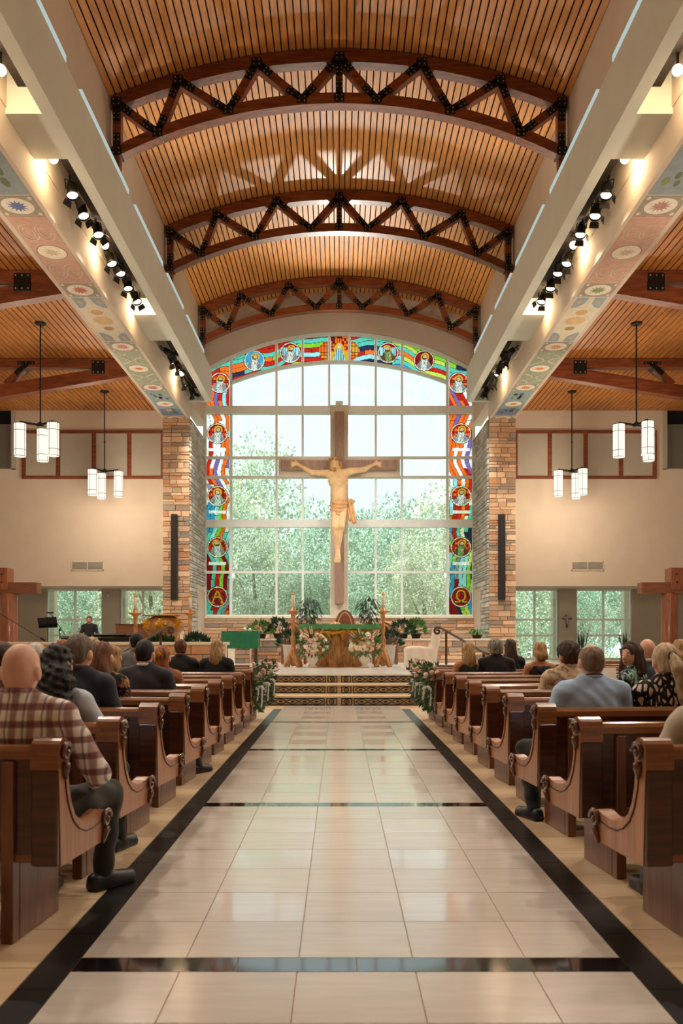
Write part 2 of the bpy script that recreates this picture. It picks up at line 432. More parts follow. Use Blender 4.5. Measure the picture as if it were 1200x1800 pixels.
# ---- nave upper walls, beams, soffits, end wall
for sg, nm in ((-1, 'left'), (1, 'right')):
    def X(a, b): return (sg*a, sg*b) if sg > 0 else (sg*b, sg*a)
    struct('wall_upper_'+nm, MB().box(*X(W, W+.35), YB, YW+.4, 9.0, 13.2), M['cream'])
    mb = MB().box(*X(4.11, 4.31), YB, YP, 8.91, 9.96).box(*X(4.31, W+.02), YB, YP, 9.84, 9.95)
    for y0, y1 in ((YB, 2.0), (4, 5.2), (12.64, 13.84), (20.5, 22.3), (27.95, YP)): mb.box(*X(4.31, 4.86), y0, y1, 8.91, 9.9)
    beam = struct('trim_beam_'+nm, mb, M['beam'])
    MB().box(*X(4.315, 4.66), YB, YP-.2, 9.30, 9.40).build('slot_lining', M['dark'], beam)
    hd = struct('trim_header_'+nm, MB().box(*X(4.84, 5.69), YB, YP+.2, 8.38, 10.2), M['cream'])
    for y0, y1 in ((13.9, 17.0), (17.6, 20.3), (20.9, 23.0), (23.6, 26.5), (10, 13.1)):
        MB().box(*X(4.10, 4.16), y0, y1, 9.96, 10.06).build('cove_light_strip', emit('cove_led_'+nm+str(y0), 'dff3ee', .62), beam)
    # painted soffit: panels and medallions with printed motifs
    zs = 8.38
    pal = dict(med='9a907f', pink='c39a86', cream='d6cbb4', sgreen='98a088', blue='8b989c', teal='859a9a', white='e0d8c8')
    def pm_(nm_, c): return mat('paint_'+nm_, c, .75, var=.1, scale=9)
    pc = {k: pm_(k, v) for k, v in pal.items()} if sg < 0 else PC
    PC = pc
    def plate(name, poly, m, lift, parent): return MB().prism(poly, 'z', zs-lift, zs+.002).build(name, m, parent)
    def ell(cx, cy, rx, ry, n=20): return [(cx+rx*math.cos(2*PI*t/n), cy+ry*math.sin(2*PI*t/n)) for t in range(n)]
    cx = sg*5.26; hx = .34
    fcol = ['b05a48', '5f70a0', 'c46a58', 'cc8574', 'b56a74', 'b0604c'] if sg < 0 else ['a05848', 'b08478', '83905c', 'd09c5c', 'd08c50', 'b0604c']
    for q in range(6):
        yb = 27.72-3.45*(5-q) if True else 0
        y0, y1 = yb+.02, yb+.68
        if yb < 9: continue
        pl = plate('painted_panel', [(cx-hx, y0), (cx+hx, y0), (cx+hx, y1), (cx-hx, y1)], pc['med'], .004, hd)
        plate('medallion', ell(cx, (y0+y1)/2, .26, .27), pc['white'], .006, pl)
        n = 12; fl = [(cx+(.17 if t % 2 == 0 else .09)*math.cos(PI*t/n), (y0+y1)/2+(.19 if t % 2 == 0 else .1)*math.sin(PI*t/n)) for t in range(2*n)]
        plate('painted_flower', fl, mat('flower_paint', fcol[q], .75, var=.2, scale=14), .008, pl)
        for ux in (-1, 1):
            for uy in (-1, 1): plate('corner_scroll', ell(cx+ux*.28, (y0+y1)/2+uy*.26, .035, .05, 8), pc['cream'], .006, pl)
    for q, kind in enumerate(('blue', 'grey', 'pink', 'shell', 'scroll', 'scene')):
        y0 = 27.72-3.45*(5-q)-2.75; y1 = y0+2.73; ym = (y0+y1)/2
        if y1 < 9: continue
        base = {'blue': 'blue', 'grey': 'blue', 'pink': 'pink', 'shell': 'cream', 'scroll': 'sgreen', 'scene': 'teal'}[kind]
        pl = plate('painted_panel', [(cx-hx, y0), (cx+hx, y0), (cx+hx, y1), (cx-hx, y1)], pc[base], .004, hd)
        def deco(poly, c, nm_='painted_motif', lift=.006): plate(nm_, poly, pm_('deco', c), lift, pl)
        if kind in ('pink', 'scroll', 'scene'):
            deco(ell(cx, ym, .27, .3, 24), '6a6a5c', 'medallion_rim', .005); deco(ell(cx, ym, .255, .285, 24), 'e6dcc6', 'medallion', .006)
            deco([(cx+(.16 if t % 2 else .07)*math.cos(PI*t/8), ym+(.15 if t % 2 else .07)*math.sin(PI*t/8)) for t in range(16)], {'pink': 'c9b49a', 'scroll': 'd9792c', 'scene': 'c97f78'}[kind], 'painted_flower', .008)
        if kind == 'pink':
            for s2 in (-1, 1):
                for s3 in (-1, 1):
                    for rr in (.15, .09): MBt = [(cx+s3*.14+rr*math.cos(t), ym+s2*.8+rr*2*math.sin(t)) for t in np.linspace(0, 5, 12)]; MB().tube([(x, y, zs-.004) for x, y in MBt], .010, 4).build('painted_scroll', pc['cream'], pl)
        if kind == 'scroll':
            for s2 in (-1, 1):
                for s3 in (-1, 1):
                    MBt = [(cx+s3*(.30-.24*abs(math.sin(1.6*t))), ym+s2*(.42+.85*t/3.)) for t in np.linspace(0, 3, 22)]; MB().tube([(x, y, zs-.004) for x, y in MBt], .022, 4).build('painted_scroll', pc['cream'], pl)
        if kind == 'shell':
            for s2 in (-1, 1):
                for s3 in (-1, 1):
                    deco([(cx+s3*.06, ym+s2*1.33), (cx+s3*.31, ym+s2*1.33), (cx+s3*.31, ym+s2*.75), (cx+s3*.2, ym+s2*.78), (cx+s3*.08, ym+s2*1.0)], '8d9faa')
                    deco(ell(cx+s3*.2, ym+s2*1.08, .05, .12, 10), 'c4a57e', lift=.008)
            for dy, rr, c in ((-.5, .13, 'c9a06a'), (0, .22, 'd2b078'), (.48, .11, 'a98a58')):
                deco([(cx+rr*math.cos(t)*(1+.08*math.cos(9*t)), ym+dy+rr*1.1*math.sin(t)) for t in np.linspace(0, 2*PI, 26)[:-1]], c)
        if kind in ('scene', 'blue', 'grey'):
            for q2 in range(16):
                rr = R.uniform(.03, .07); c = R.choice(['44598f', '5a6f4a', 'c98f78', 'b8b09a', '3f5b44'] if kind == 'scene' else ['d99a7a', '5d7048', 'c9774f', '7d8f56'])
                px_, py_ = cx+R.uniform(-.22, .22), ym+R.choice((-1, 1))*R.uniform(.5, 1.05)
                deco(ell(px_, py_, rr, rr*2.2, 8), c)
        if kind == 'scene': deco([(cx-hx+.02, ym+.55), (cx+hx-.02, ym+.55), (cx+hx-.02, ym+1.32), (cx-hx+.02, ym+1.32)], '6f8396', lift=.005)
    # ---- side aisle: ceiling planks, end wall, recess
    sc_ = struct('ceiling_side_'+nm, MB().box(*X(5.6, 15), YB, 32, 9.05, 9.3), M['backing'])
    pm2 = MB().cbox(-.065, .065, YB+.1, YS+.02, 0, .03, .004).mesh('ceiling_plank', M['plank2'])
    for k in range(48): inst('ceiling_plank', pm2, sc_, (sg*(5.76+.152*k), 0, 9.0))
    ew = struct('wall_end_'+nm, MB().box(*X(5.4, 10.94), YS, YS+.3, 3.06, 9.05).box(*X(10.94, 15), YS, YS+.3, 3.06, 7.03).box(*X(5.4, 15), YS+.3, YW+.2, 3.06, 3.2), M['cream'])
    struct('wall_recess_'+nm, MB().box(*X(10.9, 15), 31.6, 31.9, 3.2, 9.05).box(*X(10.94, 11.1), YS, 31.9, 7.0, 9.05), M['grey'])
    # wall panels in a dark frame
    fr = empty('acoustic_panel_frame', (sg*8.3, YS-.03, 6.68)); tag(fr, 'brown framed row of four pale wall panels on the %s side end wall' % ('piano' if sg < 0 else 'covered chair'), 'wall panel')
    xa = [-2.35, -1.19, .02, 1.21, 2.35]
    for k in range(4): MB().cbox(xa[k]+.05, xa[k+1]-.05, -.02, .03, .08, 1.54, .01).build('panel', M['grey'], fr)
    for k in range(5): MB().cbox(xa[k]-.07, xa[k]+.07, -.05, .03, 0, 1.62, .01).build('frame_stile', M['truss'], fr)
    for z in (0, 1.54): MB().cbox(-2.42, 2.42, -.045, .03, z-.0, z+.1, .01).build('frame_rail', M['truss'], fr)
    # vent grille
    vg = empty('air_vent', (at(154 if sg < 0 else 1032, 1000, YS)[0], YS-.012, at(154, 1003, YS)[2])); tag(vg, 'grey louvred air vent high on the %s side end wall' % ('piano' if sg < 0 else 'covered chair'), 'vent')
    mb = MB().box(-.55, .55, -.02, 0, 0, .03).box(-.55, .55, -.02, 0, .29, .32).box(-.55, -.52, -.02, 0, 0, .32).box(.52, .55, -.02, 0, 0, .32).box(-.012, .012, -.02, 0, 0, .32); mb.build('vent_frame', M['cap'], vg)
    MB().box(-.52, .52, -.004, 0, .02, .3).build('vent_back', M['dark'], vg)
    for k in range(9): MB().bar((-.52, -.01, .045+.03*k), (.52, -.01, .045+.03*k), .02, .012).build('louvre', M['vent'], vg)
    # low end wall with windows
    xw = [(6.27, 7.85), (8.5, 10.5)]
    lw = struct('wall_window_'+nm, MB().box(*X(5.4, 6.27), YW, YW+.25, .4, 3.1).box(*X(7.85, 8.5), YW-.12, YW+.25, .4, 3.1).box(*X(10.5, 15), YW, YW+.25, .4, 3.1).box(*X(5.4, 15), YW, YW+.25, .2, .55), M['grey'])
    struct('wall_outer_'+nm, MB().box(*X(14, 14.3), YB, 32, -.2, 9.3), M['cream'])
    for q, (xl, xr) in enumerate(xw):
        wn = empty('window_%d' % (2+q+(0 if sg < 0 else 2)), (0, YW+.1, 0)); tag(wn, kind='structure')
        xm = xl+(.48 if q == 0 and sg > 0 else .5)*(xr-xl)
        zs_ = [.55, 1.39, 1.96, 3.03]
        for x in (xl, xm, xr): MB().box(*X(x-.035, x+.035), -.05, .05, .55, 3.05).build('mullion', M['frame'], wn)
        for z in zs_: MB().box(*X(xl, xr), -.045, .045, z-.035, z+.035).build('rail', M['frame'], wn)
        for (a, b) in ((xl, xm), (xm, xr)):
            for (z0, z1) in zip(zs_, zs_[1:]): MB().box(*X(a+.035, b-.035), -.004, .004, z0+.035, z1-.035).build('pane', M['glass'], wn)
    # outside white fin seen through the side windows
    for q, (xa_, xb_) in enumerate(((10.72, 11.4), (8.04, 8.30))):
        tag(MB().cbox(*X(xa_, xb_), 32.8, 33.2, -.5, 4.2, .02).build('exterior_pier', M['cap']), ('wide' if q == 0 else 'narrow')+' white pier outside the end windows on the %s side' % ('piano' if sg < 0 else 'covered chair'), 'pier')
# back of the hall, behind the camera
struct('wall_back', MB().box(-15, 15, YB-.3, YB, -.2, 14), M['cream'])
# sky-side wall above the great window
def za(x, z0, Rr): return z0-Rr+math.sqrt(max(0, Rr*Rr-x*x))
AO = (12.20, 9.4); AI = (11.2, 10.5)
xs = list(np.linspace(-W-.2, W+.2, 33))
mb = MB().prism([(x, za(x, *AO)+.08) for x in xs]+[(x, 14) for x in xs[::-1]], 'y', YW-.1, YW+.3)
struct('wall_gable', mb, M['cream'])
# ---- the great window
win = tag(empty('window_1', (0, YW, 0)), kind='structure')
VX = [3.88, 2.25, 1.31]; ZR = [2.09, 3.66, 5.40, 7.07, 7.77, 9.47]
def vbar(x, z0, z1, wd=.075, d=.07): MB().box(x-wd/2, x+wd/2, -d, d, z0, z1).build('mullion', M['frame'], win)
for s in (-1, 1):
    vbar(s*(W+.0), 2.0, 10.9, .12); vbar(s*3.88, 2.0, za(3.88, *AO), .09)
    for x in VX[1:]: vbar(s*x, 2.0, za(x, *AO)+.02)
for s in (-1, 1): vbar(s*.36, 9.4, za(.36, *AO)+.02)
MB().box(-W, W, -.13, .10, 9.33, 9.60).build('transom', M['frame'], win)
MB().box(-W, W, -.12, .10, 5.27, 5.54).build('transom', M['frame'], win)
for z in (2.09, 3.66, 7.07, 7.77): MB().box(-W, W, -.06, .06, z-.045, z+.045).build('rail', M['frame'], win)
for (z0, Rr), wd in ((AO, .13), (AI, .10)):
    xm = W+.1 if Rr == AO[1] else 3.88; q = np.linspace(-xm, xm, 33)
    MB().prism([(x, za(x, z0, Rr)-wd/2) for x in q]+[(x, za(x, z0, Rr)+wd/2) for x in q[::-1]], 'y', -.09, .09).build('arch_rail', M['frame'], win)
# clear panes
cols = [(-3.88, -2.25), (-2.25, -1.31), (-1.31, -.3), (.3, 1.31), (1.31, 2.25), (2.25, 3.88)]
for (a, b) in cols:
    for z0, z1 in zip(ZR, ZR[1:]): MB().box(a+.04, b-.04, .01, .018, z0+.05, z1-.05).build('pane', M['glass'], win)
for (a, b) in [(-3.88, -2.25), (-2.25, -1.31), (-1.31, -.36), (-.36, .36), (.36, 1.31), (1.31, 2.25), (2.25, 3.88)]:
    q = np.linspace(a+.04, b-.04, 8)
    MB().prism([(a+.04, 9.6), (b-.04, 9.6)]+[(x, za(x, *AI)-.05) for x in q[::-1]], 'y', .01, .018).build('pane', M['glass'], win)
# stained glass: every piece classified on a fine raster in the window plane, leads between
GC = {k: glass_col('glass_'+k, v) for k, v in dict(red='c22a1e', dred='8c1a1c', orange='f0702a', amber='e8a83c', gold='d8a42c', white='f0f2f0', ivory='efe8cf', teal='5fc4b4', blue='3d9ccf', sky='9adbe6', navy='2d3352', green='8cc63c', lime='c8d958', purple='7d68b0', grey='8e9096', skin='d9a98a', brown='6a4a2e', robe='cfd3cf', robeg='7c9a62').items()}
WARM = ['white', 'orange', 'white', 'red', 'white', 'orange', 'purple', 'red', 'ivory', 'sky', 'orange']
COOL = ['teal', 'red', 'blue', 'lime', 'red', 'teal', 'grey', 'sky', 'dred', 'navy', 'green', 'orange']
ARCH = ['red', 'teal', 'sky', 'red', 'blue', 'green', 'red', 'teal', 'lime', 'sky', 'red', 'orange', 'navy', 'teal']
MED = []
for s in (-1, 1):
    for i, y in enumerate((762, 872, 962, 1049)):
        MED.append((s*4.37, at(0, y, YW)[2], 'col', i, s))
    for i, (px, y) in enumerate(((386, 673), (447, 634), (510, 620))): MED.append((s*(596-px)*YW/FPX, at(0, y, YW)[2], 'arch', i, s))
RM = .36
def hsh(*a):
    h = 17
    for x in a: h = (h*1000003+int(x)*7919+12345) & 0x7fffffff
    h ^= h >> 13; h = (h*69069+1) & 0x7fffffff; return (h >> 8) % 10007
def figure(u, v, kind, i, s):
    """colour of a medallion at unit coordinates; generic robed half figures, letters in the lowest pair"""
    r = math.hypot(u, v)
    if r > .93: return 'cream_ring', 'ivory'
    if kind == 'col' and i == 3:
        if s < 0:
            t = (.62-v)/1.2
            if 0 <= t <= 1:
                if abs(abs(u)-(.04+.46*t)) < .075: return 'letter', 'gold'
                if abs(v+.02) < .05 and abs(u) < .3: return 'letter', 'gold'
            if -.68 < v < -.56 and .3 < abs(u) < .72: return 'letter', 'gold'
        else:
            rr = math.hypot(u/.48, (v-.12)/.56)
            if .78 < rr < 1.02 and v > -.36: return 'letter', 'gold'
            if -.56 < v < -.44 and .1 < abs(u) < .62: return 'letter', 'gold'
            if abs(u) > .1 and abs(u) < .24 and -.56 < v < -.3: return 'letter', 'gold'
        bgc = 'dred' if hsh(math.floor((u+v*.3)*5), math.floor(v*5)) % 3 else 'red'
        fx = (u*5+v*1.5) % 1; fy = (v*5) % 1
        return ('background', bgc) if min(fx, fy) > .12 else ('lead', None)
    hv = hsh(i, kind == 'col', s)
    tilt = .12*((hv % 3)-1); uu = u-tilt*(v+.3)
    rh = math.hypot(uu, v-.36)
    arms = kind == 'arch' and i == 2
    robe = ['robe', 'robeg', 'robe', 'ivory', 'robe'][hv % 5]
    if rh < .19: return ('beard', 'brown' if hv % 2 else 'grey') if (v < .27 and hv % 3 != 1) else ('face', 'skin')
    if rh < .27 and v > .36: return 'hair', 'brown' if hv % 3 else 'grey'
    if rh < .27: return 'lead', None
    if v < .16 and abs(uu) < .30+.42*min(1, (.16-v)*1.6):
        if abs((uu*4+math.sin(v*6)*.7) % 1-.5) < .07: return 'lead', None
        if math.hypot(uu-.1, v+.28) < .12: return 'hands', 'skin'
        return ('robe', robe) if abs(uu) < .3 else ('cloak', 'grey' if robe == 'robe' else 'brown')
    if arms and .35 < abs(u) < .8 and -.3 < v < .55: return ('sleeves', 'sky') if abs((u*5) % 1-.5) > .1 else ('lead', None)
    if rh < .42 and v > .1: return 'halo', 'gold'
    if kind == 'arch' and i == 1 and s < 0: return 'background', 'blue' if v > -.2 else 'teal'
    fx = (u*4+math.floor(v*4) % 2*.5) % 1; fy = (v*4) % 1
    return ('background', ['red', 'orange', 'red', 'dred'][hsh(math.floor(u*4+math.floor(v*4) % 2*.5), math.floor(v*4), i) % 4] if kind == 'col' or i == 0 else 'dred') if min(fx, fy) > .1 else ('lead', None)
def classify(x, z):
    for (mx, mz, kind, i, s) in MED:
        d = math.hypot(x-mx, z-mz)
        if d < RM: return (('med', mx, mz),)+figure((x-mx)/RM*.999, (z-mz)/RM, kind, i, s)
        if d < RM+.022: return 'lead', 'lead', None
        if kind == 'col' and i < 3 and abs(x-mx) < .31 and abs(z-mz+.58) < .055: return ('bar', mz), 'name_bar', 'white'
    ax = abs(x); sg = 1 if x > 0 else 0
    if ax < .36:
        u, v = x/.33, (z-11.66)/.4
        r = math.hypot(u, v*.9)
        if math.hypot(u, v-.35) < .22: return 'mid', 'face', 'robe' if v < .3 else 'skin'
        if v < .1 and abs(u) < .25+.4*(.1-v): return ('mid', 'robe', 'sky') if abs((u*5) % 1-.5) > .12 else ('mid', 'lead', None)
        if v < -.2 and abs(u) > .2: return 'mid', 'rays', 'gold'
        if r < .55: return 'mid', 'halo', 'gold'
        return ('mid', 'cell', 'orange' if hsh(math.floor(u*4), math.floor(v*4)) % 2 else 'dred') if min((u*4) % 1, (v*4) % 1) > .15 else ('mid', 'lead', None)
    if ax < 1.31 and math.hypot(ax-.36, (z-11.62)*1.0) < .36:
        return ('cell', 'cell', 'orange' if hsh(math.floor(x*9), math.floor(z*9)) % 3 else 'amber') if min((x*9) % 1, (z*9) % 1) > .14 else ('cell', 'lead', None)
    if ax > 3.88 and z < 10.6:
        q = (ax-3.94)/.86*6+.85*math.sin(2.3*z+sg*2)+.45*math.sin(4.9*z+1+sg)
        n = math.floor(q); f = q-n
        if f < .05 or f > .95: return 'lead', 'lead', None
        zz = z+.37*((n*5+sg*3) % 4); g = math.floor(zz/1.7); fz = zz/1.7-g
        if fz < .010: return 'lead', 'lead', None
        t = min(1, max(0, (z-4.9)/2.2)); pal = WARM if (hsh(n, g, sg, 3) % 100)/100 < t else COOL
        return ('s', n, g), 'piece', pal[hsh(n, g, sg) % len(pal)]
    ri = za(x, *AI) if ax < 3.9 else 10.2; ro = za(x, *AO)
    q = (z-ri)/max(.3, ro-ri)*6+.75*math.sin(2.0*x+.6)+.35*math.sin(4.7*x); n = math.floor(q); f = q-n
    if f < .05 or f > .95: return 'lead', 'lead', None
    xx = x+.5*((n*3) % 4); g = math.floor(xx/1.9); fx = xx/1.9-g
    if fx < .009: return 'lead', 'lead', None
    return ('a', n, g), 'piece', ARCH[hsh(n, g, 5) % len(ARCH)]
def raster(panel_name, inside, x0, x1, z0, z1, h=.021):
    par = MB(); groups = {}
    nx = max(2, int((x1-x0)/h)); nz = max(2, int((z1-z0)/h)); dx = (x1-x0)/nx; dz = (z1-z0)/nz
    for i in range(nx):
        for j in range(nz):
            x = x0+(i+.5)*dx; z = z0+(j+.5)*dz
            if not inside(x, z): continue
            gid, kind, col = classify(x, z)
            groups.setdefault(('lead', 'lead', None) if col is None else (gid, kind, col), []).append((i, j))
    root = None
    keys = sorted(groups, key=lambda k: (k[2] is not None, str(k)))
    for key in keys:
        mb = MB(); cells = sorted(groups[key]); vi = {}
        # join runs of cells along z
        runs = []
        for (i, j) in cells:
            if runs and runs[-1][0] == i and runs[-1][2] == j-1: runs[-1][2] = j
            else: runs.append([i, j, j])
        for (i, j0, j1) in runs:
            a, b = x0+i*dx, x0+(i+1)*dx; c, d = z0+j0*dz, z0+(j1+1)*dz
            mb.add([(a, 0, c), (b, 0, c), (b, 0, d), (a, 0, d)], [(0, 1, 2, 3)])
        nm = {'lead': 'stained_glass_panel', 'piece': 'glass_piece'}.get(key[1] if key[2] else 'lead', key[1])
        if root is None and key[2] is None: root = mb.build(nm, M['leadc'], win, loc=(0, .0, 0))
        else: mb.build(nm if key[2] else 'lead', GC[key[2]] if key[2] else M['leadc'], root if root else win)
for s in (-1, 1):
    a, b = (3.94, 4.77) if s > 0 else (-4.77, -3.94)
    for z0, z1 in zip(ZR, ZR[1:]): raster('p', lambda x, z: True, a, b, z0+.05+(.09 if z0 in (5.40,) else 0), z1-.05-(.09 if z1 in (5.40, 9.47) else 0))
    raster('p', lambda x, z: z < za(x, *AO)-.06, a, b, 9.62, 11.3)
ed = [-3.88, -2.25, -1.31, -.36, .36, 1.31, 2.25, 3.88]
for a, b in zip(ed, ed[1:]):
    raster('p', lambda x, z: za(x, *AI)+.05 < z < za(x, *AO)-.06, a+.045, b-.045, 10.3, 12.2)

# ---- masonry
SM = [MB().cbox(-.5, .5, -.5, .5, -.5, .5, .05).mesh('stone', m) for m in M['stone']]
def ashlar(parent, x0, x1, z0, z1, y, seed, hs=(.09, .12, .15, .19), ws=(.18, .5), hole=None):
    r = random.Random(seed); z = z0
    while z < z1-.03:
        h = min(r.choice(hs), z1-z)
        if z1-z-h < .06: h = z1-z
        x = x0
        while x < x1-.01:
            w_ = min(r.uniform(*ws), x1-x)
            if x1-x-w_ < .14: w_ = x1-x
            inst('stone', SM[r.choice((0, 0, 1, 1, 2, 3, 4, 4, 5, 6))], parent, (x+w_/2, y+r.uniform(-.012, .01), z+h/2), (0, 0, 0), (w_-.016, .08, h-.016))
            x += w_
        z += h
for s, nm in ((-1, 'left'), (1, 'right')):
    xa, xb = (W, 5.69) if s > 0 else (-5.69, -W)
    pr = struct('wall_pier_'+nm, MB().box(xa+.02, xb-.02, YP+.03, YW+.2, PZ, 8.4), M['mortar'])
    ashlar(pr, xa, xb, PZ, 8.38, YP, 40+s)
    # window reveal, stones too slim from here to pick apart
    r = random.Random(90+s); mbs = [MB() for _ in M['stone_grey']]
    z = PZ
    while z < 8.36:
        h = min(r.choice((.08, .1, .14, .18)), 8.38-z); y = YP+.04
        while y < YW-.12:
            wd = min(r.uniform(.2, .6), YW-.1-y)
            if not (y+wd > 29.6 and z < 3.0):
                x = s*(W+.0); mbs[r.randrange(4)].cbox(x-.045, x+.045+0, y+.008, y+wd-.008, z+.008, z+h-.008, .02)
            y += wd
        z += h
    for q, mb in enumerate(mbs): tag(mb.build('reveal_stones', M['stone_grey'][q], pr), kind='stuff')
    MB().box(*((W-.03, W+.02) if s > 0 else (-W-.02, -W+.03)), 29.62, YW-.12, PZ, 2.98).build('niche_panel', M['cream'], pr)
sill = struct('wall_window_base', MB().box(-W+.02, W-.02, YW-.27, YW+.2, PZ, 2.02), M['mortar'])
ashlar(sill, -W+.02, W-.02, 1.0, 2.0, YW-.29, 5, (.1, .13, .16), (.35, .9))
MB().cbox(-W+.05, W-.05, YW-.38, YW+.1, 2.0, 2.07, .01).build('sill_cap', M['cap'], sill)
plw = struct('wall_planter', MB().box(-3.20, 5.6, 27.45, 28.0, PZ, 1.22), M['mortar'])
ashlar(plw, -3.24, 5.6, PZ, 1.22, 27.42, 8, (.1, .13, .16), (.25, .8))
MB().cbox(-3.28, 5.64, 27.36, 28.05, 1.22, 1.28, .01).build('wall_cap', M['cap'], plw)
plp = struct('wall_planter_pier', MB().box(-3.22, -2.76, 27.02, 27.42, PZ, 1.22), M['mortar'])
ashlar(plp, -3.24, -2.74, PZ, 1.22, 27.0, 9, (.1, .13, .16), (.2, .4))
MB().cbox(-3.28, -2.70, 26.95, 27.42, 1.22, 1.28, .01).build('wall_cap', M['cap'], plp)
par = struct('wall_parapet', MB().box(-8.0, -2.62, 20.04, 20.35, 0, 1.14), M['mortar'])
ashlar(par, -8.0, -2.6, 0.35, 1.14, 20.0, 10, (.1, .13, .16), (.25, .7))
MB().cbox(-8.02, -2.56, 19.94, 20.4, 1.14, 1.21, .01).build('wall_cap', M['cap'], par)
# cross mullion the crucifix hangs on
struct('trim_1', MB().cbox(-.32, .32, YW-.2, YW+.1, 2.05, 9.62, .02).cbox(-2.17, -.32, YW-.2, YW+.05, 7.03, 7.74, .02).cbox(.32, 2.17, YW-.2, YW+.05, 7.03, 7.74, .02), M['cap'])

# ================================================================== ROOF TRUSSES
def ztop(x): return zc(x)-.03
RB = (4.75**2+1.16**2)/(2*1.16)
def zbot(x): return 12.49-RB+math.sqrt(RB*RB-x*x)    # underside of the lower chord
def make_truss(label, Y):
    t = empty('roof_truss', (0, Y, 12)); tag(t, label, 'truss', 'arched timber trusses of the nave')
    def chord(name, zf, d, dy=.13):
        q = np.linspace(-4.78, 4.78, 41)
        MB().prism([(x, zf(x)-12) for x in q]+[(x, zf(x)+d-12) for x in q[::-1]], 'y', -dy, dy).build(name, M['truss'], t)
    chord('top_chord', lambda x: ztop(x)-.27, .27); chord('bottom_chord', zbot, .23)
    T = [-4.66, -3.37, -1.73, 0, 1.73, 3.37, 4.66]; B = [-3.8, -2.32, -.78, .78, 2.32, 3.8]
    def tp(x): return Vector((x, 0, ztop(x)-.15-12))
    def bp_(x): return Vector((x, 0, zbot(x)+.12-12))
    seq = []
    for i in range(6): seq += [(tp(T[i]), bp_(B[i])), (bp_(B[i]), tp(T[i+1]))]
    for a, b in seq: MB().bar(a, b, .17, .2).build('web_member', M['truss'], t)
    MB().bar(tp(0), bp_(0), .15, .18).build('king_post', M['truss'], t)
    for s in (-1, 1):
        MB().bar(tp(s*4.66), bp_(s*4.66), .17, .2).build('end_post', M['truss'], t)
        MB().bar((s*4.66, 0, zbot(4.66)-12), (s*4.72, 0, zbot(4.66)-12.9), .13, .2).build('corbel', M['truss'], t)
    nodes_ = {}
    for a, b in seq+[(tp(0), bp_(0))]+[(tp(s*4.66), bp_(s*4.66)) for s in (-1, 1)]:
        for p, q in ((a, b), (b, a)): nodes_.setdefault(tuple(round(c, 3) for c in p), (p, []))[1].append((q-p).normalized())
    for p, ds in nodes_.values():
        mb = MB(); bo = MB()
        mb.cbox(p.x-.105, p.x+.105, -.15, .15, p.z-.09, p.z+.09, .01)
        for (u, v) in ((-.055, -.045), (.055, -.045), (-.055, .045), (.055, .045)): bo.ball((p.x+u, -.152, p.z+v), .017, 6, 4)
        for d in ds:
            e = p+d*.38; mb.bar(p, e, .15, .26)
            n = Vector((-d.z, 0, d.x))
            for tt in (.22, .31):
                for s in (-1, 1): c = p+d*(tt+.02)+n*(.042*s); bo.ball((c.x, -.132, c.z), .017, 6, 4)
        g = mb.build('gusset_plate', M['steel'], t); tag(bo.build('bolts', M['bolt'], g), kind='stuff')
    return t
for Y, lb in ((29.83, 'arched timber roof truss nearest the great stained glass window'), (24.1, 'arched timber roof truss, second from the great window'), (18.36, 'arched timber roof truss, third from the great window')): make_truss(lb, Y)
# side aisle trusses
def side_truss(sg, Y, label):
    t = empty('side_truss', (sg*5.7, Y, 8)); tag(t, label, 'truss', 'timber trusses of the side aisles')
    def b(name, a, c, wd, th, m='truss'): return MB().bar((sg*a[0], 0, a[1]), (sg*c[0], 0, c[1]), wd, th).build(name, M[m], t)
    b('top_chord', (0, .87), (8, .87), .24, .3); b('sloping_chord', (-.05, .70), (3.75, .08), .34, .28); b('sloping_chord', (3.75, .08), (7.6, .70), .34, .28)
    b('strut', (2.9, .85), (3.5, .30), .16, .2); b('strut', (4.6, .85), (4.0, .30), .16, .2)
    for x in (.92,):
        g = MB().cbox(sg*x-.18, sg*x+.18, -.165, .165, .56, .93, .01).build('gusset_plate', M['steel'], t)
        bo = MB()
        for u in (-.13, 0, .13):
            for z in (.61, .88): bo.ball((sg*x+u, -.168, z), .02, 6, 4)
        tag(bo.build('bolts', M['bolt'], g), kind='stuff')
    g = MB().cbox(sg*2.9-.24, sg*2.9+.24, -.165, .165, .82, .90, .01).bar((sg*2.85, 0, .85), (sg*3.2, 0, .57), .12, .33).build('gusset_plate', M['steel'], t)
    bo = MB()
    for u in (-.18, 0, .18): bo.ball((sg*2.9+u, -.168, .86), .018, 6, 4)
    tag(bo.build('bolts', M['bolt'], g), kind='stuff')
for sg, sn in ((-1, 'piano'), (1, 'covered chair')):
    for Y, wh in ((24.1, 'nearest the end wall'), (18.36, 'second from the end wall')): side_truss(sg, Y, 'timber side aisle truss with black plates, %s, %s side' % (wh, sn))

# ================================================================== LAMPS
def point(parent, loc, e, c=(1, .78, .5), r=.08):
    d = bpy.data.lights.new('lamp_light', 'POINT'); d.energy = e*LK; d.color = c; d.shadow_soft_size = r
    o = bpy.data.objects.new('lamp_light', d); o.location = loc; return link(o, parent)
def spot(parent, loc, tgt, e, c=(1, .84, .62), ang=70, blend=.6, r=.05):
    d = bpy.data.lights.new('spot_light', 'SPOT'); d.energy = e*LK; d.color = c; d.shadow_soft_size = r; d.spot_size = math.radians(ang); d.spot_blend = blend
    o = bpy.data.objects.new('spot_light', d); o.location = loc; dv = Vector(tgt)-Vector(loc); o.rotation_euler = dv.to_track_quat('-Z', 'Y').to_euler(); return link(o, parent)
M['shade'] = emit('lamp_shade_glow', 'fff6e6', 1.15); M['bulb'] = emit('bulb_glow', 'fff1d8', 9); M['lens'] = emit('lens_glow', 'fff4e0', 4)
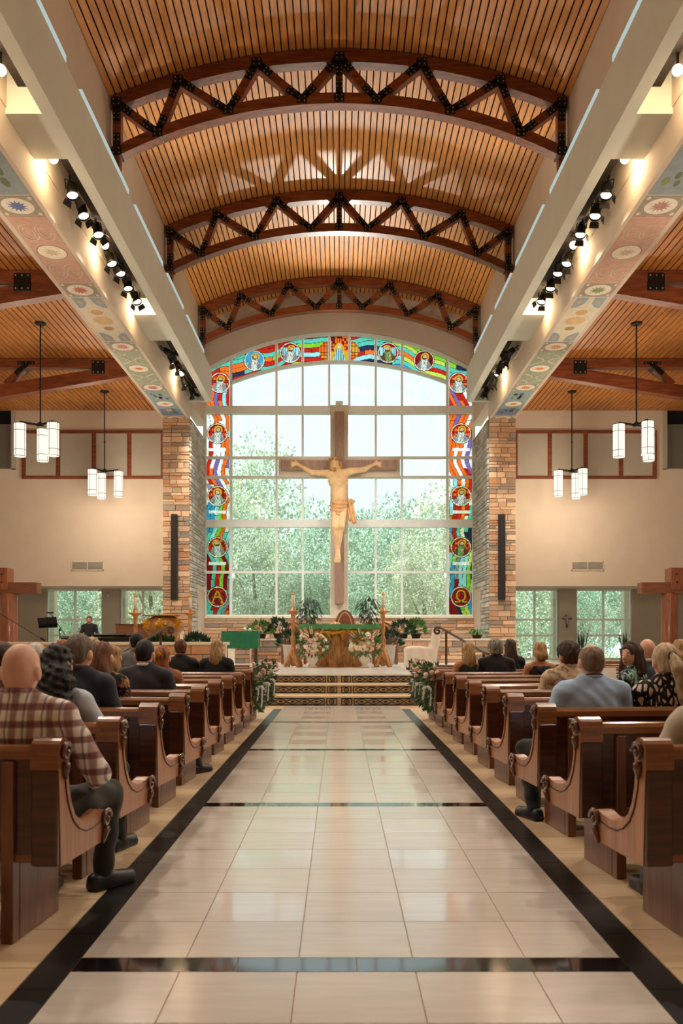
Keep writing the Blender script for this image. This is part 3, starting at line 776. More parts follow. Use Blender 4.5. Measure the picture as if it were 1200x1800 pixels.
def pendant(x, Y, offs, label):
    p = empty('pendant_lamp', (x, Y, 6.5)); tag(p, label, 'lamp', 'three-shade pendant lamps')
    MB().lathe([(.01, 2.46), (.12, 2.46), (.14, 2.49), (.14, 2.52)], 14).build('canopy', M['steel'], p)
    MB().tube([(0, 0, .05), (0, 0, 2.47)], .018, 6).lathe([(.02, .9), (.035, .92), (.02, .94)], 8).build('rod', M['steel'], p)
    MB().lathe([(.02, -.05), (.09, -.04), (.09, .03), (.03, .08)], 10).build('hub', M['steel'], p)
    for (ox, oy) in offs:
        MB().bar((0, 0, 0), (ox, oy, .06), .05, .05, (0, 0, 1)).build('arm', M['steel'], p)
        s = MB().lathe([(.12, -.78), (.14, -.78), (.14, .02), (.12, .02)], 18, (ox, oy, 0)).build('shade', M['shade'], p, True)
        mb = MB()
        for z in (-.775, -.62, -.15, .02): mb.tube([(ox+.143*math.cos(a), oy+.143*math.sin(a), z) for a in np.linspace(0, 2*PI, 19)], .006, 4)
        for a in range(4): q = PI/4+a*PI/2+.4; mb.bar((ox+.143*math.cos(q), oy+.143*math.sin(q), -.78), (ox+.143*math.cos(q), oy+.143*math.sin(q), .02), .008, .008)
        mb.build('shade_cage', M['steel'], s)
    point(p, (0, 0, -.95), 230, (1, .83, .62), .2)
pendant(-7.3, 21.3, [(-.46, -.1), (.36, -.15), (-.11, .5)], 'pendant lamp with three white cylinder shades, piano side, farther from the end wall')
pendant(-7.32, 27.2, [(-.32, -.2), (-.22, .45), (.41, .1)], 'pendant lamp with three white cylinder shades, piano side, near the end wall')
pendant(7.26, 21.3, [(-.43, 0), (.17, -.3), (.46, .45)], 'pendant lamp with three white cylinder shades, covered chair side, farther from the end wall')
pendant(7.26, 27.2, [(-.425, 0), (.255, -.3), (.25, .45)], 'pendant lamp with three white cylinder shades, covered chair side, near the end wall')
for s in (-1, 1):
    for Y in (15.4, 9.5, 3.6): pendant(s*7.3, Y, [(-.45, .1), (.3, .3), (.1, -.45)], 'pendant lamp with three white shades over the pews, %s side' % ('piano' if s < 0 else 'covered chair'))
def make_can():
    t = empty('spotlight', (0, 0, 0))
    MB().lathe([(.02, .16), (.07, .15), (.085, .06), (.085, -.02), (.105, -.12), (.10, -.12), (.08, -.03)], 14).build('can', M['steel'], t, True)
    MB().lathe([(.001, -.085), (.092, -.085), (.092, -.08), (.001, -.08)], 14).build('lens', M['lens'], t)
    MB().tube([(-.10, 0, .02), (-.10, 0, .22), (.10, 0, .22), (.10, 0, .02)], .012, 5).tube([(0, 0, .22), (0, 0, .34)], .02, 6).build('yoke', M['steel'], t)
    for a in range(4):
        q = a*PI/2+.4; c, s = math.cos(q), math.sin(q)
        MB().add([(c*.105-s*.07, s*.105+c*.07, -.12), (c*.105+s*.07, s*.105-c*.07, -.12), (c*.17+s*.09, s*.17-c*.09, -.21), (c*.17-s*.09, s*.17+c*.09, -.21)], [(0, 1, 2, 3)]).build('barn_door', M['steel'], t)
    return t
LAMPS = []
can0 = make_can(); first = [True]
SLOTS = {'slot past the second truss': [15, 15.8, 16.6, 17.75, 18.3, 19.15, 19.75], 'slot nearest the window': [23.5, 24.2, 24.9, 26.2, 27.3], 'slot over the rear pews': [6, 9.5]}
LIT = {15: 1, 16.6: 1, 18.3: 1, 19.75: 1, 23.5: 1, 24.9: 2.6, 27.3: 2.4, 6: 1.5, 9.5: 1.5}
for s, sn in ((-1, 'piano'), (1, 'covered chair')):
    for sl, ys in SLOTS.items():
        for q, Y in enumerate(ys):
            t = can0 if first[0] else copy_tree(can0); first[0] = False
            t.location = (s*(4.60+.05*(q % 2)), Y, 9.0+.03*(q % 3))
            dv = Vector((-s*(R.uniform(1.5, 3.2) if Y < 20 else R.uniform(2.5, 4.2)), -2.5 if Y < 20 else 1.0, -8)); t.rotation_euler = dv.to_track_quat('-Z', 'Y').to_euler()
            tag(t, 'black spotlight with barn doors, %s, %s side' % (sl, sn), 'spotlight', 'spotlights in the %s, %s side' % (sl, sn))
            if Y in LIT: LAMPS.append((t, Y, LIT[Y]))
            if Y == 23.5:
                dv = Vector((0, YW-.6, 6.6))-t.location; t.rotation_euler = dv.to_track_quat('-Z', 'Y').to_euler(); LAMPS[-1] = (t, -1, 1.8)
    for Y in (7.5, 9.8, 11.9, 14.1, 17.2, 20.2, 25.55):
        b = empty('slot_bulb', (s*4.62, Y, 9.06)); bl = 'rear slot over the pews' if Y < 13 else 'slot past the second truss' if Y < 21 else 'slot nearest the window'; tag(b, 'bare glowing bulb in the %s, %s side' % (bl, sn), 'bulb', 'bulbs in the %s, %s side' % (bl, sn))
        MB().tube([(0, 0, .05), (0, 0, .26)], .02, 6).build('stem', M['steel'], b); MB().ball((0, 0, 0), .075, 12, 8).build('globe', M['bulb'], b, True)
        point(b, (0, 0, -.12), 34, (1, .70, .40), .07)
    for Y in (20.7, 15.2, 9.5, 4):
        u = empty('uplight', (s*4.45, Y, 9.97)); tag(u, 'uplight on top of the %s side beam washing the vault' % sn, 'lamp', 'uplights on the %s side beam' % sn)
        MB().cbox(-.12, .12, -.12, .12, 0, .08, .01).build('housing', M['steel'], u)
        spot(u, (0, 0, .12), (-s*3.2, -2.2, 3.0), 300 if Y > 18 else 130, (1, .88, .70), 120, .6, .2)
for s, sn in ((-1, 'piano'), (1, 'covered chair')):  # extra uplights put in to brighten the dark gable and last bay
    u = empty('uplight', (s*4.45, 26.6, 9.97)); tag(u, 'added uplight on the %s side beam, there to brighten the gable' % sn, 'lamp')
    MB().cbox(-.12, .12, -.12, .12, 0, .08, .01).build('housing', M['steel'], u)
    spot(u, (0, 0, .12), (-s*3.0, 2.4, 2.9), 170, (1, .86, .66), 130, .8, .2)
fl = empty('added_vault_flood', (0, 31.0, 9.60)); tag(fl, 'small added floodlight behind the cross top, casting truss shadows on the vault', 'lamp')  # invented fixture, added to throw the truss shadows onto the vault
MB().cbox(-.13, .13, -.06, .1, 0, .12, .015).build('housing', M['frame'], fl); MB().cbox(-.10, .10, -.065, -.06, .02, .10, .002).build('lens', M['ivory'], fl)
spot(fl, (0, -.1, .12), (0, -6, 4.2), 1400, (1, .93, .82), 74, .8, .2)
for t, Y, f in LAMPS:
    d = bpy.data.lights.new('spot_light', 'SPOT'); d.energy = 430*LK*f; d.color = (1, .90, .76) if 0 < Y < 20 else (1, .95, .87); d.shadow_soft_size = .06; d.spot_size = math.radians(100 if Y > 0 else 34); d.spot_blend = .9
    o = bpy.data.objects.new('spot_light', d); o.location = (0, 0, -.24); link(o, t)

# ================================================================== PEWS
PL = 5.0; PA = math.radians(6.1)
ORD = ['front', 'second', 'third', 'fourth', 'fifth', 'sixth', 'seventh', 'eighth', 'ninth', 'tenth', 'eleventh']
scoop = [(.075, .74), (.085, .66), (.11, .585), (.15, .525), (.21, .485), (.28, .466), (.36, .462), (.42, .468), (.47, .478), (.505, .478), (.53, .46), (.54, .43), (.532, .40), (.51, .375)]
def make_pew(sg):
    p = empty('pew')
    def X(a, b): return (sg*a, sg*b) if sg > 0 else (sg*b, sg*a)
    newel = [(.03+.052*math.cos(a), .822+.052*math.sin(a)) for a in np.linspace(PI, 0, 9)]
    prof = [(0, .33), (-.012, .60), (-.022, .76)]+newel+scoop+[(.47, .33)]
    e = MB().prism(prof, 'x', *X(-.0, .075)).build('pew_end', M['pewface'], p)
    MB().prism([(-.03, .745), (-.026, .82)]+[(.03+.058*math.cos(a), .822+.058*math.sin(a)) for a in np.linspace(PI, 0, 11)]+[(.085, .745)], 'x', *X(.0, .125)).build('newel', M['pewrail'], e)
    MB().tube([(sg*-.002, y-.042*max(0, 1-i/7), z-.04*min(1, i/5)) for i, (y, z) in enumerate(scoop[:9])], .0035, 5).build('groove', M['groove'], e)
    cv = MB()
    for c, r0, tz in (((.032, .815), .045, 1), ((.495, .435), .05, 1)):
        cv.tube([(sg*-.012, c[0]+r0*(1-t/9.5)*math.cos(t*tz), c[1]+r0*(1-t/9.5)*math.sin(t*tz)) for t in np.linspace(0, 8, 24)], [.013-.0006*i*.5 for i in range(24)], 6)
        cv.ball((sg*-.015, c[0], c[1]), .016, 8, 5)
    cv.tube([(sg*-.01, .035-.01*math.sin(q*3), .77-.07*q) for q in np.linspace(0, 1, 8)], [.018, .02, .022, .02, .017, .013, .01, .005], 6)
    cv.tube([(sg*-.01, .50-.05*q, .385-.05*q+.01*math.sin(q*5)) for q in np.linspace(0, 1, 8)], [.02, .022, .02, .018, .016, .012, .009, .005], 6)
    tag(cv.build('scroll_carving', M['pewcarve'], e, True), kind='stuff')
    MB().cbox(*X(.004, .12), -.032, -.004, .335, .745, .006).build('end_stile', M['pew'], e)
    MB().cbox(*X(.07, PL), -.01, .045, .37, .80, .006).build('backrest', M['pew'], p)
    q = [(-.028, .79), (-.028, .825), (-.015, .843), (.03, .848), (.058, .838), (.062, .79)]
    MB().prism(q, 'x', *X(.10, PL)).build('top_rail', M['pewrail'], p)
    MB().cbox(*X(.07, PL), -.016, .05, .345, .385, .006).build('bottom_rail', M['pewrail'], p)
    MB().cbox(*X(.07, PL), .045, .47, .415, .45, .012).build('seat', M['pew'], p)
    for k in range(4):
        x = .20+1.55*k
        MB().cbox(*X(x, x+.045), .03, .43, 0, .415, .006).build('pedestal', M['pedestal'], p)
        MB().cbox(*X(x, x+.055), -.035, .03, 0, .78, .005).build('stile', M['pedestal'], p)
    kn = MB().cbox(*X(.32, PL-.1), -.30, -.16, .15, .215, .02).build('kneeler', M['dark'], p)
    for k in range(4):
        x = .45+1.4*k; MB().cbox(*X(x, x+.04), -.28, .0, .0, .15, .01).build('kneeler_leg', M['pew'], kn)
    return p
PY = [3.73+1.0*k for k in range(11)]
for sg, sn in ((-1, 'piano'), (1, 'covered chair')):
    p0 = make_pew(sg)
    for k in range(11):
        p = p0 if k == 0 else copy_tree(p0)
        p.location = (-1.19 if sg < 0 else 1.30, PY[k], 0); p.rotation_euler = (0, 0, sg*PA)
        tag(p, 'polished wooden pew with carved end, %s row from the altar, %s side' % (ORD[10-k], sn), 'pew', 'pews on the %s side' % sn)
    fs = empty('pew_screen', (-1.30 if sg < 0 else 1.40, 14.95, 0), sg*PA); tag(fs, 'low reddish wooden screen in front of the front pew, %s side' % sn, 'screen')
    x = (lambda a, b: (sg*a, sg*b) if sg > 0 else (sg*b, sg*a))
    MB().cbox(*x(0, 5), -.02, .04, .24, .80, .006).build('panel', M['pew'], fs); MB().cbox(*x(-.02, 5.02), -.04, .06, .80, .845, .01).build('top_rail', M['pewrail'], fs)
    MB().cbox(*x(-.03, .06), -.16, .06, .24, .84, .008).build('end_post', M['pew'], fs)
    for k in range(3): MB().cbox(*x(.2+2.2*k, .26+2.2*k), -.12, .1, 0, .24, .006).build('foot', M['pedestal'], fs)
# a pew of the wing block beyond the covered chair side
p = copy_tree(p0); p.location = (4.6, 17.3, .0); p.rotation_euler = (0, 0, math.radians(14)); p['label'] = 'wooden pew of the wing block standing apart near the end windows'; p['category'] = 'pew'
if 'group' in p: del p['group']

# ================================================================== PEOPLE
def pattern(name, base, spot, kind, scale=20, stretch=(1, 1, 1), c3=None):
    m, nt, out = nodes(name); p = nt.nodes.new('ShaderNodeBsdfPrincipled'); L(nt, p.outputs[0], out.inputs[0]); p.inputs['Roughness'].default_value = .85
    base, spot = lin(base), lin(spot)
    if kind == 'plaid':
        tc = nt.nodes.new('ShaderNodeTexCoord'); sp = nt.nodes.new('ShaderNodeSeparateXYZ'); L(nt, tc.outputs['Object'], sp.inputs[0])
        def stripe(sock, f, ph, lo, hi):
            a = nt.nodes.new('ShaderNodeMath'); a.operation = 'MULTIPLY_ADD'; L(nt, sock, a.inputs[0]); a.inputs[1].default_value = f; a.inputs[2].default_value = ph
            b = nt.nodes.new('ShaderNodeMath'); b.operation = 'SINE'; L(nt, a.outputs[0], b.inputs[0]); return ramp(nt, b.outputs[0], lo, hi)
        c = base
        c = mixc(nt, stripe(sp.outputs[0], 82, 0, .0, .6), c, tuple(.35*a+.65*b for a, b in zip(base, spot)))
        z = stripe(sp.outputs[2], 82, 1, .0, .6); h = nt.nodes.new('ShaderNodeMath'); h.operation = 'MULTIPLY'; h.inputs[1].default_value = .78; L(nt, z, h.inputs[0])
        c = mixc(nt, h.outputs[0], c, spot)
        n = stripe(sp.outputs[0], 82, 2.6, .9, .97); h2 = nt.nodes.new('ShaderNodeMath'); h2.operation = 'MULTIPLY'; h2.inputs[1].default_value = .6; L(nt, n, h2.inputs[0]); c = mixc(nt, h2.outputs[0], c, lin('2a2440'))
    elif kind == 'cells':
        v = nt.nodes.new('ShaderNodeTexVoronoi'); v.feature = 'DISTANCE_TO_EDGE'; v.inputs['Scale'].default_value = 1; L(nt, coords(nt, scale, stretch), v.inputs['Vector'])
        c = mixc(nt, ramp(nt, v.outputs[0], .17, .21), base, spot)
    else:
        f = ramp(nt, noise(nt, coords(nt, scale, stretch), 4, .7), .52, .6); c = mixc(nt, f, base, spot)
        if c3: c = mixc(nt, ramp(nt, noise(nt, coords(nt, scale*1.7, stretch), 3), .56, .62), c, lin(c3))
    L(nt, c, p.inputs['Base Color']); return m
def cloth(name, c, var=.08): return mat(name, c, .85, var=var, scale=8, bump=.1, sheen=.1)
def hairm(name, c, c2): return mat(name, c, .68, var=.3, scale=40, stretch=(1, 1, .12), bump=.3, c2=c2)
skinm = {k: mat('skin_'+k, v, .55, var=.06, scale=14) for k, v in dict(pale='d8a488', tan='c08660', pink='d6a68e', deep='8a5a40').items()}
HM = {k: hairm('hair_'+k, *v) for k, v in dict(black=('0c0908', '17110e'), brown=('2a1a10', '4a3020'), chest=('4a2b16', '7a4a28'), blond=('8a683f', 'c9a470'), ash=('a58a66', 'd2bb98'), red=('6a3a18', 'a8642c'), grey=('6a645c', 'a9a298'), white=('b0a99e', 'd8d2c8'), salt=('4f4036', '7c6a5a'), thin=('6a5444', '8f7864')).items()}
def wig(P, amp, f): return amp*(np.sin(P[..., 0]*f+3*np.sin(P[..., 2]*f*.25))*np.sin(P[..., 1]*f+1)+.5*np.sin(P[..., 0]*f*2.1+P[..., 1]*f*1.7))
def person(loc, rz, label, skin='pale', hair='short', hmat='brown', top=None, top_kind='shirt', sleeve='long', trousers=None, s=1.0, res=.014, yaw=0., female=False, arms=None, legs=None, standing=False, wide=1.0, tilt=0., lanyard=False, shoes=None, face=False, collar=None, group='people seated in the pews'):
    w_ = (.86 if female else 1.0)*wide
    hz = .34 if standing else 0       # a standing body: hips raised
    hd = Matrix.Translation((0, -.02, 1.06+hz)) @ Matrix.Rotation(yaw, 4, 'Z') @ Matrix.Rotation(tilt, 4, 'X') @ Matrix.Translation((0, .02, -1.06-hz))
    hr = np.array((Matrix.Rotation(yaw, 3, 'Z') @ Matrix.Rotation(tilt, 3, 'X')))
    def H(x, y, z): return tuple(hd @ Vector((x, y, z+hz)))
    def Q(x, y, z): return (x, y, z+hz)
    A = dict(re=(.245*w_, .02, .73), rh=(.12, .25, .63), le=(-.245*w_, .02, .73), lh=(-.12, .25, .63))
    if arms: A.update(arms)
    G = dict(rk=(.11, .46, .50), ra=(.115, .45, .09), lk=(-.11, .46, .50), la=(-.115, .45, .09))
    if legs: G.update(legs)
    sh = .165*w_
    head = [('e', H(0, -.005, 1.185), (.079, .097, .098), hr), ('e', H(0, .030, 1.135), (.060, .068, .082), hr), ('e', H(0, -.032, 1.125), (.071, .058, .07), hr), ('e', H(.087, -.014, 1.147), (.011, .024, .034), hr), ('e', H(-.087, -.014, 1.147), (.011, .024, .034), hr),
            ('c', H(0, .098, 1.165), H(0, .112, 1.135), .010, .014)]
    neck = [('c', Q(0, -.02, .98), H(0, -.008, 1.1), .060*(.85 if female else 1), .052*(.85 if female else 1))]
    torso = [('e', Q(0, -.02, .88), (.155*w_, .095, .19)), ('c', Q(-sh, -.02, .962), Q(sh, -.02, .962), .052, .052), ('c', Q(0, -.025, 1.02), Q(sh*.9, -.02, .968), .045, .048), ('c', Q(0, -.025, 1.02), Q(-sh*.9, -.02, .968), .045, .048), ('e', Q(0, 0, .66), (.145*w_, .105, .2)), ('e', Q(0, .02, .54), (.165, .13, .10))]
    def arm(side, part):
        e, h = (A['re'], A['rh']) if side > 0 else (A['le'], A['lh']); e = Q(*e); h = Q(*h); S0 = Q(side*(sh+.022), -.02, .955)
        if part == 'u': return ('c', S0, e, .050, .041)
        return ('c', e, h, .040, .029)
    hands = []
    for sd, h, e in ((1, A['rh'], A['re']), (-1, A['lh'], A['le'])):
        d = (Vector(h)-Vector(e)).normalized(); n = Vector((sd, 0, 0)).cross(d).normalized(); sdv = d.cross(n); h_ = Vector(Q(*h))
        hands.append(('c', tuple(h_), tuple(h_+d*.07), .026, .030))
        for q in range(4): b0 = h_+d*.08+sdv*(.016*(q-1.5)); b1 = b0+d*(.045+.01*(q in (1, 2)))-n*.02; hands.append(('c', tuple(b0), tuple(b1), .011, .008))
        hands.append(('c', tuple(h_+d*.03+sdv*.02), tuple(h_+d*.075+sdv*.045), .013, .009))
    body = smesh('person', head+neck+torso+[arm(1, 'u'), arm(-1, 'u'), arm(1, 'f'), arm(-1, 'f')]+hands, res, skinm[skin], k=.022)
    o = inst('person', body, None, loc, (0, 0, rz), (s, s, s)); tag(o, label, 'person', group)
    # garment on the torso
    I = .016
    gt = [('e', Q(0, -.02, .87), (.163*w_+I, .10+I, .20)), ('c', Q(-sh, -.02, .962), Q(sh, -.02, .962), .058+I*.4, .058+I*.4), ('c', Q(0, -.03, 1.035), Q(sh*.95, -.02, .972), .052, .056), ('c', Q(0, -.03, 1.035), Q(-sh*.95, -.02, .972), .052, .056), ('e', Q(0, 0, .66), (.155*w_+I, .112+I, .21)), ('e', Q(0, .02, .54), (.172+I, .135, .11))]
    sub = []
    if top_kind in ('shirt', 'jacket'): gt.append(('c', Q(-sh*.25, -.025, 1.03), Q(sh*.25, -.025, 1.03), .045+I*.3, .045+I*.3))
    if sleeve in ('long', 'short', 'elbow'):
        for sd in (1, -1):
            a = arm(sd, 'u'); b_ = a[2]
            if sleeve == 'short': b_ = tuple(np.array(a[1])*.45+np.array(a[2])*.55)
            gt.append(('c', a[1], b_, .056+I*.5, .050+I*.4))
            if sleeve == 'long': f_ = arm(sd, 'f'); gt.append(('c', f_[1], tuple(np.array(f_[1])*.05+np.array(f_[2])*.95), .048+I*.3, .037+I*.3))
    if top_kind == 'halter': gt = [gt[0], gt[4], gt[5], ('c', Q(-.05, .05, .99), Q(-.03, -.04, 1.05), .03, .03), ('c', Q(.05, .05, .99), Q(.03, -.04, 1.05), .03, .03)]; sub = [('b', Q(0, -.1, 1.06), (.3, .3, .085), .02)]
    fold = (lambda P: .005*np.sin(P[..., 2]*55+P[..., 0]*28+2*np.sin(P[..., 0]*13))*np.sin(P[..., 0]*17+P[..., 2]*9)) if top_kind != 'jacket' else (lambda P: .003*np.sin(P[..., 2]*38+P[..., 0]*21))
    inst({'jacket': 'jacket', 'halter': 'halter_top'}.get(top_kind, 'shirt' if not female else 'blouse'), smesh('garment', gt, res, top, k=.03, subs=sub, disp=fold), o)
    if top_kind in ('shirt', 'jacket'):
        cm = collar or top
        V = [('c', tuple(Vector(Q(0, -.02, 1.05+.012*(1 if i else 1)))+Vector((.062*(.9 if female else 1)*math.cos(t), .062*math.sin(t), .012*-math.sin(t)))), tuple(Vector(Q(0, -.02, 1.05))+Vector((.062*(.9 if female else 1)*math.cos(t+.4), .062*math.sin(t+.4), .012*-math.sin(t+.4)))), .013, .013) for i, t in enumerate(np.arange(2.0, 2.0+5.4, .4))]
        inst('collar', smesh('collar', V, min(res, .01), cm, k=.012), o)
    # trousers / skirt
    tm = trousers
    if standing:
        lg = [('e', Q(0, .02, .55), (.175, .125, .11)), ('c', (.09, .02, .86), (.10, .03, .08), .085, .06), ('c', (-.09, .02, .86), (-.10, .03, .08), .085, .06)]; feet = [((.10, .05, .04), 0), ((-.10, .05, .04), 0)]
    else:
        lg = [('e', (0, .02, .535), (.178, .145, .085))]; feet = []
        for sd, kx, ax in ((1, G['rk'], G['ra']), (-1, G['lk'], G['la'])):
            lg += [('c', (sd*.09, .03, .535), kx, .085, .066), ('c', kx, (ax[0], ax[1], .085), .064, .052)]; feet.append(((ax[0], ax[1], .035), ax[3] if len(ax) > 3 else 0))
    inst('trousers', smesh('trousers', lg, max(res, .014), tm, k=.03, disp=lambda P: .004*np.sin(P[..., 2]*40+P[..., 1]*30)), o)
    for (fx, fy, fz), yawf in feet:
        r3 = rotm(rz=yawf); d = lambda x, y, z: tuple(np.array((fx, fy, 0))+r3 @ np.array((x, y, z)))
        inst('shoe', smesh('shoe', [('c', d(0, -.05, .05), d(0, .02, .055), .043, .045), ('c', d(0, .02, .045), d(0, .17, .034), .044, .036), ('b', d(0, .05, .014), (.042, .13, .012), .01, r3)], .012, shoes or M['blackm'], k=.03), o)
    # hair
    hm = HM[hmat]
    fs = [('e', H(0, .10, 1.115), (.082, .085, .098) if not face else (.075, .10, .11), hr), ('e', H(0, .13, 1.19), (.07, .065, .05), hr)]
    low = [('b', H(0, 0, 1.00), (.3, .3, .085), .01, hr)]
    cap = [('e', H(0, -.012, 1.193), (.087, .105, .104), hr)]
    hres = min(res, .011)
    if hair == 'short': inst('hair', smesh('hair', cap+[('e', H(0, -.045, 1.13), (.07, .05, .06), hr)], hres, hm, k=.02, subs=fs+low, disp=lambda P: wig(P, .0022, 160)), o)
    elif hair == 'thin': inst('hair', smesh('hair', [('e', H(0, -.012, 1.183), (.0865, .104, .100), hr), ('e', H(0, -.045, 1.13), (.07, .05, .06), hr)], hres, hm, k=.02, subs=fs+low+[('e', H(0, .05, 1.29), (.075, .105, .06), hr)], disp=lambda P: wig(P, .002, 160)), o)
    elif hair == 'fluffy': inst('hair', smesh('hair', [('e', H(0, -.015, 1.195), (.10, .115, .112), hr), ('e', H(0, -.05, 1.12), (.09, .06, .08), hr)], hres, hm, k=.02, subs=fs+low, disp=lambda P: wig(P, .007, 95)), o)
    elif hair in ('long', 'longer', 'curly', 'mid'):
        n = {'mid': .10, 'long': .20, 'longer': .26, 'curly': .34}[hair]; wd = {'mid': .088, 'long': .088, 'longer': .085, 'curly': .10}[hair]
        zl = 1.17-n/2*1.15
        pr = cap+[('e', H(0, -.085, zl), (wd, .07, n*.72), hr), ('e', H(.055, -.03, zl+.03), (.04, .055, n*.55), hr), ('e', H(-.055, -.03, zl+.03), (.04, .055, n*.55), hr)]
        if hair == 'curly': pr += [('e', H(.03+.018*q+.02*math.sin(q*2.1), -.10-.016*min(q, 5), 1.12-.048*q), (.125-.006*q, .075, .065), hr) for q in range(9)]
        if face: pr += [('c', H(sd*.082, -.01, 1.20), H(sd*.095, .0, 1.0), .034, .036) for sd in (-1, 1)]
        dp = (lambda P: wig(P, .007, 100)+.005*np.sin(P[..., 2]*150+P[..., 0]*60)) if hair == 'curly' else (lambda P: .006*np.sin(P[..., 0]*150+2*np.sin(P[..., 2]*18))+.003*np.sin(P[..., 2]*30+P[..., 0]*60))
        inst('hair', smesh('hair', pr, hres, hm, k=.03, subs=fs, disp=dp), o)
    elif hair == 'pony':
        inst('hair', smesh('hair', cap+[('e', H(0, -.06, 1.13), (.065, .05, .07), hr)], hres, hm, k=.02, subs=fs+low, disp=lambda P: .003*np.sin(P[..., 0]*140+P[..., 2]*40)), o)
        inst('ponytail', smesh('ponytail', [('c', H(0, -.115, 1.20), H(.02, -.16, 1.12), .03, .045), ('c', H(.02, -.16, 1.12), H(.06, -.14, .92), .045, .032), ('c', H(.06, -.14, .92), H(.08, -.12, .82), .032, .01)], hres, hm, k=.02, disp=lambda P: .004*np.sin(P[..., 0]*170+P[..., 2]*25)), o)
        tie = MB().tube([H(.03*math.cos(t), -.118+.012*math.sin(t), 1.20+.03*math.sin(t)) for t in np.linspace(0, 2*PI, 14)], .008, 6).build('hair_tie', M['blackm'], o)
    elif hair == 'halfup':
        inst('hair', smesh('hair', cap+[('e', H(0, -.06, 1.06), (.085, .055, .17), hr), ('e', H(0, -.105, 1.19), (.03, .025, .05), hr)], hres, hm, k=.02, subs=fs, disp=lambda P: .006*np.sin(P[..., 0]*120+3*np.sin(P[..., 2]*20))), o)
        MB().ball(H(0, -.125, 1.20), (.022, .012, .03), 8, 6).build('hair_clip', M['gold'], o)
    if face:
        for sd in (-1, 1):
            MB().ball(H(sd*.029, .083, 1.165), (.015, .009, .008), 10, 6, hd.to_3x3()).build('eye', M['ribbon'], o, True)
            MB().ball(H(sd*.029, .091, 1.165), (.007, .004, .007), 8, 6, hd.to_3x3()).build('iris', M['blackm'], o, True)
            MB().tube([H(sd*x, .092-.012*(x/.05), 1.183+.006*math.sin((x-.01)/.04*PI)) for x in (.012, .025, .038, .048)], [.002, .004, .0035, .001], 5).build('eyebrow', HM['brown'], o)
        mb = MB().tube([H(x, .094-5*x*x, 1.098+.003*math.cos(x*60)) for x in np.linspace(-.024, .024, 7)], [.002, .0045, .006, .0065, .006, .0045, .002], 6); mb.build('lips', mat('lips', 'a8574c', .45), o, True)
    if lanyard: MB().tube([Q(.072*math.cos(t), -.02+.074*math.sin(t), 1.062-.02*math.sin(t)) for t in np.linspace(2.6, 2.6+4.2, 16)], .005, 5).build('lanyard', M['blackm'], o)
    return o
CL = dict(plaid=pattern('plaid_shirt', 'e8dfd6', '6a1a20', 'plaid'), ltblue=cloth('light_blue_linen', 'b6bfcc'), navy=cloth('navy_jacket', '262b38'), char=cloth('charcoal_suit', '2b2a33'), grey=cloth('grey_suit', '74767a'), tan=cloth('tan_sweater', '9a6238'), black=cloth('black_suit', '1a1718'),
          dnavy=cloth('dark_navy_dress', '11161f'), floral=pattern('black_floral', '14110f', 'c9a06a', 'blob', 16, c3='8a4a2a'), greent=cloth('green_top', '2f7a4a'), sky=cloth('sky_shirt', 'a6c2e4'), leafy=pattern('leaf_print', '14110f', 'd9cdbf', 'cells', 26, (1, 1, .5)), beige=pattern('beige_hawaiian', 'cdb698', '8a7862', 'blob', 16),
          multi=pattern('green_blue_print', '141c28', '7fb59a', 'blob', 18, (1, 1, .4), 'c9d9d9'), halter=pattern('black_print_halter', '0f0f12', '4a5a6a', 'blob', 22), trous=cloth('dark_trousers', '1c1a1a'), olive=cloth('olive_trousers', '24211b'), brown=cloth('brown_shirt', '6a4a38'), cream_=cloth('cream_sleeve', 'b9ad9a'), white=cloth('white_collar', 'd9d9d6'), navy2=cloth('blue_grey_jacket', '3a4656'))
def seat(px, k, sg, dx=0):   # place a sitter in row k so the head shows at pixel column px
    Y = PY[k]+.22; X0 = (px-596)*(Y)/FPX
    edge = -1.19 if sg < 0 else 1.30
    Y += abs(X0-edge)*math.tan(PA)   # the pews recede away from the aisle
    return ((px-596)*Y/FPX, Y, 0), sg*PA
def sit(px, k, sg, label, **kw):
    l, rz = seat(px, k, sg); return person(l, rz+kw.pop('turn', 0), label, **kw)
T = CL['trous']
sit(38, 0, -1, 'bald man in red and white plaid shirt, arm over the pew end', skin='pink', hair='bald', top=CL['plaid'], trousers=CL['olive'], s=1.0, res=.009, wide=1.14, arms=dict(re=(.32, .10, .68), rh=(.20, .36, .60)), legs=dict(rk=(.19, .60, .50), ra=(.15, .60, .09, -.55)))
sit(102, 1, -1, 'woman with long curly black hair in light blue shirt', skin='tan', hair='curly', hmat='black', top=CL['ltblue'], trousers=T, s=.985, res=.011, female=True, wide=1.12, turn=-.2, arms=dict(re=(.33, .06, .66)))
sit(140, 2, -1, 'man with short greying brown hair in dark navy jacket', hair='short', hmat='salt', top=CL['navy'], top_kind='jacket', trousers=T, s=1.035, res=.012, yaw=-.15)
sit(180, 3, -1, 'woman with long straight auburn hair in black floral dress', hair='longer', hmat='chest', top=CL['floral'], trousers=T, s=.99, female=True)
sit(200, 5, -1, 'person in a green sleeveless top beside the woman in floral dress', hair='long', hmat='blond', top=CL['greent'], sleeve='none', trousers=T, s=.95, female=True, res=.016)
sit(255, 4, -1, 'dark-haired man in charcoal suit with white shirt collar', hair='short', hmat='black', top=CL['char'], top_kind='jacket', trousers=T, s=1.0, res=.012, wide=1.12, collar=CL['white'], legs=dict(rk=(.30, .50, .50), ra=(.36, .46, .09, -.5)))
sit(286, 5, -1, 'woman with half-up reddish hair in tan sweater', hair='halfup', hmat='red', top=CL['tan'], trousers=T, s=.95, female=True)
sit(241, 8, -1, 'dark-haired person in grey suit behind the handrail', hair='short', hmat='black', top=CL['grey'], top_kind='jacket', trousers=T, s=1.07, res=.016, yaw=.3)
